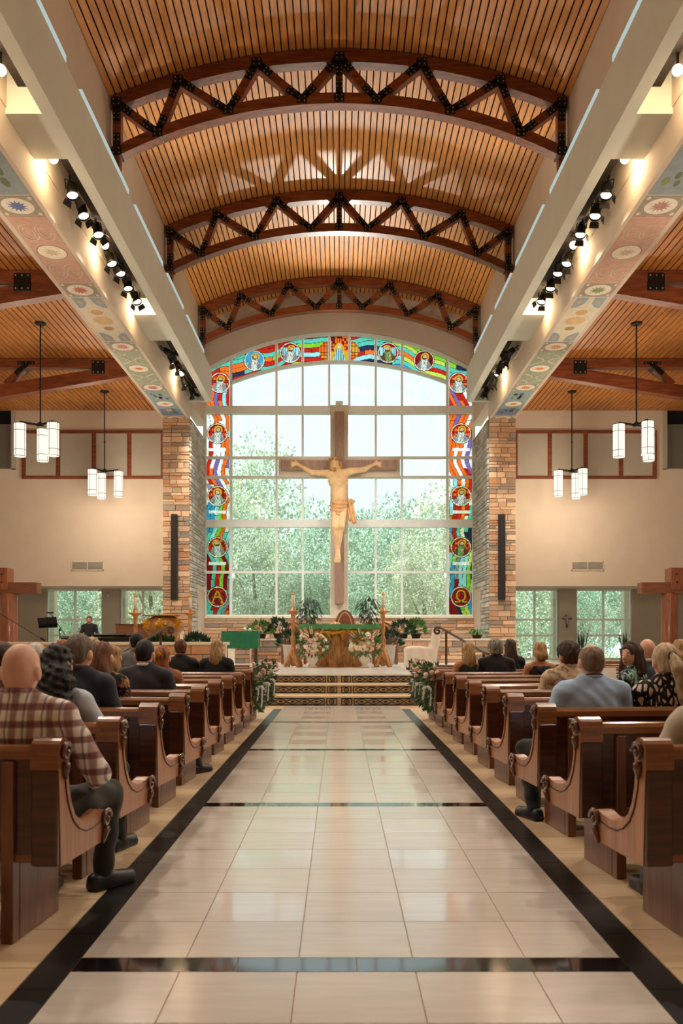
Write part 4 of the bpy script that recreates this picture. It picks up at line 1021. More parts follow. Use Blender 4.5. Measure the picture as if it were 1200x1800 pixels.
sit(318, 8, -1, 'young man with short brown hair in black suit', hair='short', hmat='chest', top=CL['black'], top_kind='jacket', trousers=T, s=1.0, res=.015, yaw=.35)
sit(381, 8, -1, 'woman with straight light brown hair in dark navy dress', hair='long', hmat='blond', top=CL['dnavy'], trousers=T, s=1.0, res=.015, female=True, wide=1.1)
sit(6, 2, -1, 'brown-haired person beside the man in navy jacket', hair='short', hmat='brown', top=CL['brown'], trousers=T, s=.99, res=.016)
sit(64, 3, -1, 'grey-haired person beside the auburn-haired woman', hair='short', hmat='white', top=CL['grey'], trousers=T, s=.98, res=.016)
sit(112, 5, -1, 'woman with light brown hair, second from the aisle-side redhead', hair='mid', hmat='red', top=CL['brown'], trousers=T, s=1.0, res=.016, female=True)
sit(163, 6, -1, 'woman with pale blond hair in the row before the tan sweater', hair='mid', hmat='ash', top=CL['navy2'], trousers=T, s=1.02, res=.016, female=True)
sit(1038, 2, 1, 'man with short thinning hair in light blue dress shirt', skin='pink', hair='thin', hmat='thin', lanyard=True, top=CL['sky'], trousers=T, s=.985, res=.010, wide=1.16, legs=dict(lk=(-.30, .52, .5), la=(-.30, .33, .09, .3)))
sit(1168, 2, 1, 'woman with blond ponytail in black and white leaf print blouse', hair='pony', hmat='ash', top=CL['leafy'], trousers=T, s=.985, res=.010, female=True, wide=1.12)
sit(1108, 4, 1, 'dark-haired woman looking back over her shoulder', hair='long', hmat='brown', skin='pale', top=CL['multi'], sleeve='short', trousers=T, s=.985, res=.009, female=True, yaw=1.3, turn=.75, face=True, group='people seated in the pews')
sit(998, 4, 1, 'person with dark tousled hair in beige print shirt', hair='fluffy', hmat='brown', top=CL['beige'], trousers=T, s=.99, res=.012, wide=1.05, yaw=.3)
sit(1137, 5, 1, 'bald man in blue-grey jacket with white collar', skin='pink', hair='bald', top=CL['navy2'], top_kind='jacket', trousers=T, s=1.01, res=.014, collar=CL['white'])
sit(948, 7, 1, 'woman with streaked blond hair and bare shoulders in black halter', hair='mid', hmat='blond', skin='tan', top=CL['halter'], top_kind='halter', sleeve='none', trousers=T, s=.975, res=.013, female=True)
sit(870, 8, 1, 'silver-haired man in dark jacket', hair='fluffy', hmat='grey', top=CL['black'], top_kind='jacket', trousers=T, s=1.0, res=.014, wide=1.12, yaw=.2)
sit(896, 9, 1, 'woman with very long dark brown hair beside the silver-haired man', hair='longer', hmat='brown', top=CL['dnavy'], trousers=T, s=1.0, res=.015, female=True)
sit(823, 8, 1, 'woman with wavy blond hair and bare shoulders by the aisle', hair='long', hmat='blond', skin='tan', top=CL['halter'], top_kind='halter', sleeve='none', trousers=T, s=.97, res=.014, female=True)
sit(1195, 5, 1, 'blond woman next to the bald man', hair='mid', hmat='blond', top=CL['brown'], trousers=T, s=1.0, res=.016, female=True)
sit(1262, 0, 1, 'person in cream sleeves at the rear pew, covered chair side', hair='short', hmat='brown', top=CL['cream_'], trousers=CL['navy2'], s=.97, res=.014, arms=dict(le=(-.28, .08, .70), lh=(-.2, .25, .66)))
person((at(157, 1100, 22.8)[0], 22.8, PZ), PI+.1, 'standing man in dark jacket and blue shirt at the far piano', hair='short', hmat='salt', top=CL['char'], top_kind='jacket', trousers=T, s=.83, res=.014, standing=True, collar=CL['sky'], face=True, group='people near the altar')

# ================================================================== CRUCIFIX
cu = YW/FPX
cr = empty('crucifix', (0, YW-.36, 2.5)); tag(cr, 'large wooden crucifix with painted carved figure in front of the great window', 'crucifix')
MB().cbox(-.16, .17, -.06, .14, .02, 6.83, .015).build('upright', M['crosswood'], cr)
MB().cbox(-2.06, 2.06, -.09, .12, 4.76, 5.10, .015).build('crossbeam', M['crosswood'], cr)
def cp(px, py, y=-.2): return ((px-596)*cu*.985, y, HC-(py-1121)*cu*.985-2.5)
Lh, Le, Ls, Rs, Re, Rh = cp(524, 817, -.16), cp(549, 832, -.24), cp(576, 834, -.3), cp(614, 830, -.3), cp(639, 827, -.24), cp(657, 817, -.16)
body = [('e', cp(594, 845, -.30), (.36, .24, .38)), ('c', cp(578, 835, -.28), cp(612, 832, -.28), .14, .14), ('e', cp(595, 868, -.28), (.28, .2, .42)), ('e', cp(596, 889, -.26), (.30, .21, .22)),
        ('c', Ls, Le, .13, .095), ('c', Le, Lh, .095, .06), ('c', Rs, Re, .13, .095), ('c', Re, Rh, .095, .06),
        ('c', cp(593, 825, -.28), cp(591, 832, -.28), .11, .12), ('e', cp(588, 817, -.36), (.145, .19, .23), rotm(0, .18, .1)), ('c', cp(587, 818, -.55), cp(587, 822, -.57), .025, .035), ('e', cp(587.5, 827, -.42), (.10, .11, .11)),
        ('c', cp(589, 893, -.28), cp(589, 928, -.46), .165, .115), ('c', cp(603, 893, -.28), cp(600, 927, -.48), .165, .115), ('c', cp(589, 928, -.44), cp(592, 968, -.24), .11, .065), ('c', cp(600, 927, -.46), cp(594, 968, -.30), .11, .065),
        ('c', cp(592.5, 970, -.24), cp(591, 985, -.36), .07, .06), ('c', cp(594.5, 970, -.30), cp(596, 985, -.42), .07, .06)]
for t in range(5): body.append(('c', cp(588+t*2.3, 985, -.40), cp(588+t*2.3, 989.5, -.43), .025, .02))
for h, e, sg in ((Lh, Le, -1), (Rh, Re, 1)):
    h = np.array(h); body.append(('e', tuple(h+np.array((sg*.08, -.02, .03))), (.10, .045, .075)))
    for q in range(4): b0 = h+np.array((sg*.15, -.02, .07-.045*q)); body.append(('c', tuple(b0), tuple(b0+np.array((sg*(.13+.02*(q in (1, 2))), -.02, .05-.03*q))), .021, .015))
    body.append(('c', tuple(h+np.array((sg*.05, -.03, .06))), tuple(h+np.array((sg*.12, -.04, .17))), .022, .016))
def ribs(P):
    z = P[..., 2]; x = P[..., 0]; zc_ = cp(0, 850)[2]
    m = np.exp(-((z-zc_)/.25)**2); return .016*m*np.sin((z+.35*np.abs(x))*42)
corpus = inst('corpus', smesh('corpus', body, .02, M['statue'], k=.045, disp=ribs), cr)
lc = [('e', cp(596, 888, -.27), (.34, .26, .17)), ('e', cp(595, 896, -.29), (.31, .25, .17)), ('e', cp(594, 903, -.32), (.2, .2, .14))]
inst('loincloth', smesh('loincloth', lc, .026, M['statue2'], k=.06, disp=lambda P: .022*np.sin((P[..., 2]-.55*(P[..., 0]+.02)**2)*48+P[..., 0]*4)), corpus)
dr = [('c', cp(612, 882, -.34), cp(618, 884, -.38), .08, .10), ('c', cp(614, 886, -.34), cp(617, 912, -.34), .07, .12), ('c', cp(618, 886, -.32), cp(622, 918, -.32), .07, .09)]
inst('loincloth_knot', smesh('loincloth_knot', dr, .026, M['statue2'], k=.05, disp=lambda P: .025*np.sin(P[..., 0]*55+P[..., 2]*12)), corpus)
hr_ = [('e', cp(589, 814, -.30), (.18, .2, .2)), ('c', cp(581, 815, -.32), cp(582, 829, -.36), .075, .05), ('c', cp(597, 816, -.28), cp(600, 828, -.30), .075, .055), ('c', cp(582, 829, -.36), cp(583, 836, -.4), .05, .03)]
inst('hair', smesh('hair', hr_, .024, M['statue3'], k=.05, subs=[('e', cp(587, 819, -.56), (.13, .2, .2))], disp=lambda P: .014*np.sin(P[..., 0]*70+P[..., 2]*25)), corpus)
inst('beard', smesh('beard', [('e', cp(587.5, 828, -.47), (.085, .07, .10))], .02, M['statue3'], k=.03, disp=lambda P: .008*np.sin(P[..., 0]*110)), corpus)
mb = MB()
for q in range(3): mb.tube([tuple(np.array(cp(588.5, 811.5, -.33))+np.array((.19*math.cos(a), .215*math.sin(a), .025*math.sin(3*a+q*2.1)+.02*(q-1)))) for a in np.linspace(0, 2*PI, 22)], .02, 5)
for q in range(14): a = q*.45; c = np.array(cp(588.5, 811.5, -.33))+np.array((.2*math.cos(a), .225*math.sin(a), 0)); mb.tube([tuple(c), tuple(c+np.array((.06*math.cos(a), .06*math.sin(a), .05*(-1)**q)))], [.012, .002], 4)
tag(mb.build('crown_of_thorns', M['statue3'], corpus), kind='stuff')

# ================================================================== SANCTUARY
al = empty('altar', (0, 23.5, PZ)); tag(al, 'altar of carved tree trunk wood with gilded branches beneath the top', 'altar')
tr = [('c', (-.62, 0, .02), (-.25, .02, .55), .22, .17), ('c', (-.25, .02, .55), (-.55, 0, 1.0), .17, .16), ('c', (-.1, 0, .0), (-.02, -.05, .45), .25, .20), ('c', (-.02, -.05, .45), (-.12, 0, 1.0), .18, .22), ('c', (.55, 0, .02), (.28, 0, .45), .22, .17), ('c', (.28, 0, .45), (.55, 0, 1.0), .17, .18), ('c', (.2, .05, 0), (.3, .0, .4), .2, .14), ('b', (0, 0, 1.0), (.98, .36, .05), .04)]
inst('trunk', smesh('trunk', tr, .026, M['treewood'], k=.09, disp=lambda P: .014*np.sin(P[..., 0]*38+6*np.sin(P[..., 2]*3))), al)
gb = [('c', (x, -.34, .93+.02*math.sin(7*x)), (x+.17, -.35, .95+.03*math.sin(9*x+1)), .055, .04) for x in np.arange(-.92, .85, .15)]
gb += [('c', (x, -.33, .93), (x*.8, -.28, .74), .05, .03) for x in (-.6, -.3, .1, .45, .7)]
inst('gilded_branches', smesh('gilded_branches', gb, .022, M['gold'], k=.04, disp=lambda P: .012*np.sin(P[..., 0]*60+P[..., 2]*40)), al)
gc = MB(); n = 60
for i in range(n):
    x0, x1 = -1.07+2.14*i/n, -1.07+2.14*(i+1)/n
    hz = lambda x: 1.0+.018*math.sin(21*x)+.012*math.sin(47*x); yy = lambda x: -.43-.012*math.sin(26*x)
    gc.add([(x0, yy(x0), hz(x0)), (x1, yy(x1), hz(x1)), (x1, -.41, 1.13), (x0, -.41, 1.13)], [(0, 1, 2, 3)])
    gc.add([(x0, .42, 1.02), (x1, .42, 1.02), (x1, .41, 1.13), (x0, .41, 1.13)], [(0, 1, 2, 3)])
gc.box(-1.07, 1.07, -.412, .41, 1.075, 1.135)
for sgn in (-1, 1): gc.add([(sgn*1.09, -.43, .98), (sgn*1.09, .42, 1.0), (sgn*1.07, .41, 1.135), (sgn*1.07, -.41, 1.135)], [(0, 1, 2, 3)])
ac = gc.build('altar_cloth', M['green'], loc=(0, 23.5, PZ+.004)); tag(ac, 'green cloth with scalloped hem laid over the altar top', 'cloth')
def candle_stand(px, Y, label, base=True, zc_=1.94, foot=1.0):
    x = (px-596)*Y/FPX; t = empty('candle_stand', (x, Y, PZ)); tag(t, label, 'candle stand', 'wooden candle stands')
    z = zc_-PZ
    pr = [('c', (0, 0, .1), (0, 0, z*.55), .085, .05), ('c', (0, 0, z*.5), (0, 0, z), .05, .055)]
    for a in range(4): q = a*PI/2+.6; pr += [('c', (.02*math.cos(q), .02*math.sin(q), .42), (.24*foot*math.cos(q), .24*foot*math.sin(q), .05), .07, .06)]
    inst('stand', smesh('stand', pr, .02, M['treewood'], k=.06, disp=lambda P: .008*np.sin(P[..., 0]*70+P[..., 2]*20)), t)
    MB().lathe([(.05, z-.02), (.10, z+.02), (.17, z+.05), (.17, z+.08), (.07, z+.09), (.07, z+.17), (.05, z+.17)], 14).build('cup', M['goldwood'], t, True)
    c = MB().lathe([(.045, z+.16), (.045, z+.52), (.02, z+.535)], 12).build('candle', M['ivory'], t, True)
    MB().lathe([(.047, z+.50), (.047, z+.53), (.012, z+.56), (.008, z+.62)], 10).build('candle_cap', M['gold'], c, True)
candle_stand(515, 23.2, 'tall gnarled candle stand beside the altar, piano side')
candle_stand(673, 23.2, 'tall gnarled candle stand beside the altar, covered chair side')
candle_stand(238, 23.6, 'candle stand near the brown console and gilded lectern', zc_=1.9, foot=.7)
candle_stand(334, 23.6, 'candle stand between the gilded lectern and the stone pier', zc_=1.9, foot=.7)
# ---- blooms and foliage
def bloom_mesh(name, m):
    mb = MB(); mb.ball((0, 0, .1), .55, 8, 6)
    for ring, (rad, tl, sz) in enumerate(((.35, .35, .55), (.62, -.05, .6))):
        for q in range(5):
            a = q*2*PI/5+ring*.6; mb.ball((rad*math.cos(a), rad*math.sin(a), tl), (sz*.42, sz, sz*.75), 6, 4, Matrix.Rotation(a, 3, 'Z') @ Matrix.Rotation(.35+.5*ring, 3, 'Y'))
    return mb.mesh(name, m, True)
BL = [bloom_mesh('bloom', M['rose']), bloom_mesh('bloom', M['rosew']), bloom_mesh('bloom', M['rosec'])]
def leaf(mb, c, d, n, ln, wd, fold=.25):
    c, d, n = Vector(c), Vector(d).normalized(), Vector(n); sd = d.cross(n)
    sd = sd.normalized() if sd.length > 1e-4 else d.orthogonal().normalized(); up = sd.cross(d)
    m1 = c+d*ln*.45-up*ln*.02; tip = c+d*ln-up*ln*.12
    mb.add([c, m1+sd*wd/2+up*wd*fold, m1, m1-sd*wd/2+up*wd*fold, tip], [(0, 2, 1), (0, 3, 2), (1, 2, 4), (2, 3, 4)])
def rdir(r, zb=0): 
    v = Vector((r.gauss(0, 1), r.gauss(0, 1), r.gauss(0, 1)+zb)); return v.normalized()
def arrangement(px, Y, label, seed):
    r = random.Random(seed); x = (px-596)*Y/FPX; t = empty('flower_arrangement', (x, Y, PZ)); tag(t, label, 'flowers', 'flower arrangements before the altar')
    MB().lathe([(.10, 0), (.13, .02), (.07, .06), (.07, .09), (.15, .2), (.17, .30), (.15, .30)], 16).build('urn', M['white'], t, True)
    mb = MB()
    for q in range(230):
        d = rdir(r, .2); p = Vector((d.x*.38, d.y*.3, .58+d.z*.30))*1.0; leaf(mb, p*.92+Vector((0, 0, .04)), d, rdir(r), r.uniform(.10, .2), r.uniform(.04, .075))
    tag(mb.build('greenery', M['leaf2'], t), kind='stuff')
    for q in range(30):
        d = rdir(r, .25)
        if d.y > .35: d.y = -d.y
        sz = r.choice((.045, .055, .07, .085)); inst('bloom', BL[r.choice((0, 1, 1, 2, 0))], t, (d.x*.40, d.y*.31, .60+d.z*.31), tuple(Vector(d).to_track_quat('Z', 'Y').to_euler()), (sz, sz, sz))
    for q in range(7):
        d = Vector((r.uniform(-.9, .9), -.2, r.uniform(.5, 1))).normalized(); b = Vector((d.x*.35, d.y*.3, .65+d.z*.25))
        sp = MB()
        for w_ in range(7): sp.ball(b+d*(.03*w_), .024-.0025*w_, 6, 4)
        sp.build('snapdragon', M['rosec'] if q % 2 else M['rose'], t)
arrangement(550, 22.75, 'white and pink flower arrangement in urn before the altar, piano side', 3)
arrangement(641, 22.75, 'white and pink flower arrangement in urn before the altar, covered chair side', 4)
# ---- presider chairs
def sanct_chair(px, Y, ztop_, wd, label):
    x = (px-596)*Y/FPX; t = empty('sanctuary_chair', (x, Y, PZ)); tag(t, label, 'chair', 'wooden sanctuary chairs behind the altar')
    h = ztop_-PZ; def_ = [(-wd/2, .3)]+[(-wd/2*math.cos(a)*(1) if a < PI/2 else wd/2*abs(math.cos(a)), h-.55+.55*math.sin(a)**.8) for a in np.linspace(0, PI, 15)]+[(wd/2, .3)]
    pt = lambda k, o: [(-wd/2*k, .32)]+[(-wd/2*k+wd/2*k*(1-math.cos(q)), h-.55-o+(.55)*math.sin(q)) for q in np.linspace(.05, PI/2, 8)]+[(wd/2*k-wd/2*k*(1-math.cos(q)), h-.55-o+(.55)*math.sin(q)) for q in np.linspace(PI/2, .05, 8)][1:]+[(wd/2*k, .32)]
    b = MB().prism(pt(1, 0), 'y', .12, .2).build('backrest', M['stonewood'], t)
    MB().prism(pt(.78, .06), 'y', .09, .13).build('inlay', M['nosing'], b); MB().prism(pt(.68, .10), 'y', .07, .12).build('back_panel', M['stonewood'], b)
    MB().cbox(-wd/2, wd/2, -.4, .15, .36, .46, .02).build('seat', M['stonewood'], t)
    for s in (-1, 1):
        MB().tube([(s*wd/2, .1, .72), (s*wd/2, -.25, .72), (s*wd/2, -.4, .66), (s*wd/2, -.42, .4)], .035, 6).build('armrest', M['stonewood'], t)
        for y in (-.38, .14): MB().cbox(s*wd/2-.035, s*wd/2+.035, y-.035, y+.035, 0, .4, .005).build('leg', M['stonewood'], t)
sanct_chair(606, 26.2, 2.15, .62, 'tall pointed-arch wooden chair behind the altar centre')
sanct_chair(517, 26.0, 1.78, .66, 'lower wooden sanctuary chair behind the altar, piano side')
sanct_chair(676, 26.0, 1.78, .66, 'lower wooden sanctuary chair behind the altar, covered chair side')
# ---- potted plants
M['pot'] = mat('dark_pot', '2a211b', .6); M['wpot'] = mat('white_pot', 'cfc7b8', .6); M['leafy'] = mat('leaf_light', '4f7a3a', .5, var=.35, scale=5)
def plant(px, Y, z, h, rad, label, seed, style='bush', pot='pot', m='leaf', potr=.16, poth=.3, n=170):
    r = random.Random(seed); x = (px-596)*Y/FPX; t = empty('potted_plant', (x, Y, z)); tag(t, label, 'plant')
    MB().lathe([(potr*.75, 0), (potr, poth), (potr*1.08, poth), (potr*1.08, poth+.03), (potr*.85, poth+.03)], 14).build('pot', M[pot], t, True)
    mb = MB()
    if style == 'tree':
        MB().tube([(0, 0, poth*.8), (.03, 0, h*.5), (-.02, 0, h*.8)], .025, 6).build('stem', M['stonewood'], t)
        for q in range(n):
            d = rdir(r, .1); c = Vector((d.x*rad, d.y*rad, h*.66+d.z*h*.34))*1.0
            if r.random() < .5: c = Vector((d.x*rad*.6, d.y*rad*.6, h*.6+d.z*h*.36))
            leaf(mb, c, (d.x, d.y, d.z*.3-.9), d, r.uniform(.14, .24), .055)
    elif style == 'spike':
        for q in range(n):
            a = r.uniform(0, 2*PI); l = r.uniform(.6, 1)*(h-poth); b = Vector((.06*math.cos(a), .06*math.sin(a), poth)); leaf(mb, b, (.35*math.cos(a), .35*math.sin(a), 1), (math.cos(a), math.sin(a), .1), l, .07, .1)
    elif style == 'arch':
        for q in range(n):
            a = r.uniform(0, 2*PI); d = Vector((math.cos(a), math.sin(a), 0)); l = r.uniform(.6, 1)*rad; k = r.uniform(.5, 1.1)
            pts = [Vector((0, 0, poth))+d*l*u+Vector((0, 0, (h-poth)*k*(1.9*u-1.75*u*u))) for u in (0, .35, .7, 1)]
            for p, q2 in zip(pts, pts[1:]): leaf(mb, p, q2-p, (0, 0, 1), (q2-p).length*1.15, .045)
    else:
        for q in range(n):
            d = rdir(r, .35); d.z = abs(d.z); c = Vector((d.x*rad*.8, d.y*rad*.8, poth+d.z*(h-poth)*.8)); leaf(mb, c*1.0, d+Vector((0, 0, .1)), rdir(r), r.uniform(.13, .24), r.uniform(.05, .09))
    tag(mb.build('foliage', M[m], t), kind='stuff')
plant(543, 27.72, 1.281, 1.32, .34, 'bushy potted ficus on the planter wall, left of the altar chair as the priest faces away', 21, 'tree', n=330)
plant(648, 27.72, 1.281, 1.36, .36, 'potted ficus with open stem on the planter wall, covered chair side', 22, 'tree', n=260)
bpy.data.objects['potted_plant']['label'] = 'dense potted ficus on the planter wall, piano side of the altar chair'
plant(459, 27.72, 1.281, .55, .42, 'brownish leafy plant in a low pot next to the planter pier', 23, 'bush', m='leafy', poth=.14)
plant(489, 27.72, 1.281, .66, .36, 'broad green plant on the planter wall beside the lower chair, piano side', 24, 'bush', m='leaf', poth=.14)
plant(708, 27.72, 1.281, .56, .42, 'dark glossy plant on the planter wall beside the lower chair, covered chair side', 25, 'bush', poth=.14)
plant(731, 27.74, 1.281, .6, .30, 'light green plant on the planter wall behind the covered chair', 26, 'bush', m='leafy', poth=.14)
plant(838, 27.72, 1.281, .52, .40, 'round arching plant on the planter wall near the stone pier', 27, 'arch', m='leafy', poth=.1, n=46)
plant(509, 24.9, PZ, .98, .34, 'dark leafy plant in tall white pot, piano side of the altar', 28, 'bush', 'wpot', potr=.2, poth=.55)
plant(683, 24.9, PZ, .98, .36, 'dark leafy plant in tall white pot, covered chair side of the altar', 29, 'bush', 'wpot', potr=.2, poth=.55)
plant(1023, 30.7, PZ, 1.12, .3, 'snake plant before the end window, beside the grey pilaster', 30, 'spike', poth=.35, n=13)
plant(1097, 30.7, PZ, 1.12, .3, 'snake plant before the end window, beside the column', 31, 'spike', poth=.35, n=11)
plant(345, 21.1, PZ, .84, .42, 'dark glossy leaved plant behind the parapet end', 32, 'bush', 'wpot', poth=.4, n=230)
plant(283, 21.1, PZ, .82, .45, 'low leafy plant with cream flowers behind the parapet', 33, 'bush', m='leaf', poth=.35, n=260)
# ---- credence table
ct = empty('credence_table', (-2.98, 26.4, PZ)); tag(ct, 'side table draped with deep green cloth holding a red book', 'table')
for sx in (-.45, .45):
    for sy in (-.2, .2): MB().cbox(sx-.03, sx+.03, sy-.03, sy+.03, 0, .93, .005).build('leg', M['pew'], ct)
MB().cbox(-.52, .52, -.27, .27, .92, .965, .008).build('table_top', M['pew'], ct)
cl = MB()
for i in range(40):
    x0, x1 = -.55+1.1*i/40, -.55+1.1*(i+1)/40; yy = lambda x: -.295-.015*math.sin(x*34)
    cl.add([(x0, yy(x0), .46), (x1, yy(x1), .46), (x1, -.28, .97), (x0, -.28, .97)], [(0, 1, 2, 3)])
cl.box(-.55, .55, -.28, .28, .968, .978)
for s in (-1, 1): cl.add([(s*.56, -.3, .46), (s*.56, .28, .46), (s*.55, .28, .975), (s*.55, -.28, .975)], [(0, 1, 2, 3)])
o = cl.build('tablecloth', M['green2'], loc=(-2.98, 26.4, PZ)); tag(o, 'deep green cloth hanging to the floor over the side table', 'tablecloth')
bk = empty('book', (-3.22, 26.3, PZ+.98), .2); tag(bk, 'closed red book lying on the green side table', 'book')
RED = mat('red_cover', '8a2a24', .6); MB().cbox(-.16, .16, -.12, .12, 0, .012, .003).cbox(-.16, .16, -.12, .12, .058, .07, .003).box(-.16, -.15, -.12, .12, .01, .06).build('cover', RED, bk); MB().box(-.148, .15, -.11, .11, .012, .058).build('pages', M['ivory'], bk)
for q, (dx, hh) in enumerate(((.12, .12), (.28, .09))):
    o = MB().lathe([(.03, 0), (.045, .01), (.055, hh*.6), (.03, hh*.8), (.03, hh), (.02, hh)], 12).build('cruet', M['ribbon'], None, True, (-2.98+dx, 26.35, PZ+.979)); tag(o, ('taller' if q == 0 else 'shorter')+' pale cruet standing on the green side table', 'cruet')
o = MB().lathe([(.07, 0), (.08, .02), (.08, .14), (.05, .2), (.02, .27), (.01, .29)], 12).build('bell_jar', M['ribbon'], None, True, (-2.95, 27.2, 1.281)); tag(o, 'small white domed vessel standing on the planter pier', 'vessel')
# ---- gilded lectern, console, piano
am = empty('lectern', (at(288, 0, 22)[0], 22, PZ)); tag(am, 'wooden bowl-shaped lectern with gilded leaf carving', 'lectern')
pr = [('e', (0, 0, 1.06), (.50, .36, .30)), ('c', (-.25, 0, .8), (-.1, 0, .4), .12, .1), ('c', (.25, 0, .8), (.1, 0, .4), .12, .1), ('c', (0, 0, .5), (0, 0, .05), .16, .26)]
inst('bowl', smesh('bowl', pr, .024, M['treewood'], k=.08, subs=[('b', (0, 0, 1.52), (.8, .8, .18), .01)]), am)
r = random.Random(5); lf = MB()
for cxx in (-.38, 0, .38):
    for q in range(40): a = r.uniform(0, 2*PI); lf.ball((cxx+.13*math.cos(a)*r.random(), -.36+.25*abs(cxx)-.02*r.random()+.04*abs(cxx), 1.12+.12*math.sin(a)*r.random()), (.045, .02, .03), 6, 4, Matrix.Rotation(r.uniform(0, 3), 3, 'Y'))
tag(lf.build('gilded_leaves', M['gold'], am), kind='stuff')
MB().cbox(-.47, .47, -.33, .33, 1.325, 1.35, .01).build('reading_top', M['goldwood'], am)
o = empty('red_binder', (-5.0, 24.3, 1.70)); tag(o, 'red hymn binder lying on the brown console', 'book'); MB().cbox(-.14, .14, -.1, .1, 0, .05, .006).build('cover', RED, o); MB().box(-.13, .135, -.105, -.1, .008, .042).build('pages', M['ivory'], o)
kc = empty('console', (at(258, 0, 24.4)[0], 24.4, PZ)); tag(kc, 'brown wooden organ console behind the gilded lectern', 'console')
MB().cbox(-.85, .85, -.05, .4, 0, 1.14, .01).build('back_panel', M['stonewood'], kc); MB().cbox(-.88, .88, -.08, .45, 1.14, 1.17, .008).build('top_board', M['pedestal'], kc)
for q in range(3): MB().cbox(-.8+.55*q, -.3+.55*q, -.07, -.05, .1, 1.05, .01).build('panel', M['stonewood'], kc)
pn = empty('grand_piano', (at(186, 0, 21.7)[0], 21.7, PZ)); tag(pn, 'black grand piano with closed lid behind the stone parapet', 'piano')
PBK = mat('piano_lacquer', '0a0a0b', .12, var=.05, coat=.6)
pth = [(-.9, -.7), (.75, -.7), (.75, .0), (.55, .5), (.1, .75), (-.5, .75), (-.9, .6)]
MB().prism(pth, 'z', .58, .78).build('case', PBK, pn); MB().prism([(x*1.02, y*1.02) for x, y in pth], 'z', .785, .81).build('lid', PBK, pn)
for x, y in ((-.75, -.5), (.6, -.5), (0, .5)): MB().lathe([(.05, 0), (.06, .3), (.08, .58)], 10, (x, y, 0)).build('leg', PBK, pn)
MB().cbox(.76, .92, -.68, .1, .6, .66, .01).build('keyboard', M['ivory'], pn)
pc_ = MB().cbox(-.35, .45, -.62, .1, 0, .07, .03); o = pc_.build('instrument_case', M['blackm'], loc=(pn.location.x+.2, 21.7, PZ+.812)); tag(o, 'soft black instrument case lying on the piano lid', 'case')
# ---- music stand, microphones
def base3(mb, x, y, z, r=.28):
    for a in range(3): q = a*2*PI/3+.5; mb.tube([(x, y, z+.18), (x+r*math.cos(q), y+r*math.sin(q), z+.012)], .01, 5)
ms = empty('music_stand', (at(84, 0, 21.3)[0], 21.3, PZ)); tag(ms, 'black music stand with tilted desk beside the boom microphone', 'music stand')
mb = MB().tube([(0, 0, .15), (0, 0, 1.15)], .012, 6); base3(mb, 0, 0, 0); mb.build('pole', M['blackm'], ms)
MB().bar((-.22, -.05, 1.14), (.22, .02, 1.16), .02, .30, (0, -.55, .8)).build('desk', M['blackm'], ms); MB().bar((-.22, -.02, 1.02), (.22, .02, 1.04), .015, .06).build('ledge', M['blackm'], ms)
def mic(px, Y, a, b, post_z, label):
    x = (px-596)*Y/FPX; t = empty('microphone_stand', (x, Y, PZ)); tag(t, label, 'microphone')
    mb = MB().tube([(0, 0, .15), (0, 0, post_z-PZ)], .011, 6); base3(mb, 0, 0, 0); mb.build('pole', M['blackm'], t)
    A = Vector(at(*a, Y))-Vector((x, Y, PZ)); B = Vector(at(*b, Y))-Vector((x, Y, PZ))
    MB().tube([A, B], .009, 6).build('boom', M['blackm'], t); d = (A-B).normalized()
    return t, A, B, d
t, A, B, d = mic(105, 21.2, (88, 1077), (115, 1117), at(0, 1107, 21.2)[2], 'boom microphone stand leaning over the music stand')
MB().tube([A+Vector((-.09, 0, 0)), A+Vector((.08, 0, 0))], .02, 8).build('microphone', M['blackm'], t, True); MB().lathe([(.025, -.03), (.025, .03)], 8, (0, 0, at(0, 1107, 21.2)[2]-PZ)).build('clutch', M['blackm'], t)
t, A, B, d = mic(57, 19.2, (-30, 1061), (74, 1123), at(0, 1113, 19.2)[2], 'boom microphone stand with long arm pointing down to a black microphone')
t.location.z = 0
for c in t.children:
    if c.name.startswith('pole'): c.scale.z = 1.32
for c in t.children:
    if c.name.startswith('boom'): c.location.z = PZ
MB().tube([B+Vector((-.03, 0, PZ+.02)), B+Vector((.07, 0, PZ-.04))], [.03, .026], 8).build('microphone', M['blackm'], t, True)
# ---- handrails
def rail(name, pts, posts, label, vol):
    o = empty(name, posts[0][0]); tag(o, label, 'handrail'); q = Vector(posts[0][0])
    sp = [Vector(vol)+Vector((0, .0, 0))+Vector((.085*(1-t/9)*math.sin(t)*vs, 0, .085*(1-t/9)*(math.cos(t))-.085)) for vs in ((1 if vol[0] < 0 else -1),) for t in np.linspace(0, 7.5, 22)]
    MB().tube([Vector(p)-q for p in pts]+[p-q for p in sp], .026, 7).build('rail', M['iron'], o, True)
    for a, z in posts: MB().bar(Vector(a)-q, Vector((a[0], a[1], z))-q, .045, .045).build('post', M['iron'], o)
rail('handrail', [(-4.35, 16.3, .93), (-4.28, 16.6, .95), (-3.80, 19.15, 1.53)], [((-3.86, 18.85, PZ), 1.46), ((-4.27, 16.65, 0), .95)], 'wrought iron step handrail with scrolled end, piano side', (-3.72, 19.2, 1.55))
rail('handrail', [(2.85, 16.6, 1.0), (2.80, 16.8, 1.02), (2.25, 19.2, 1.52)], [((2.80, 16.9, 0), 1.04), ((2.33, 19.0, PZ), 1.48)], 'wrought iron step handrail with scrolled end, covered chair side', (2.17, 19.25, 1.54))
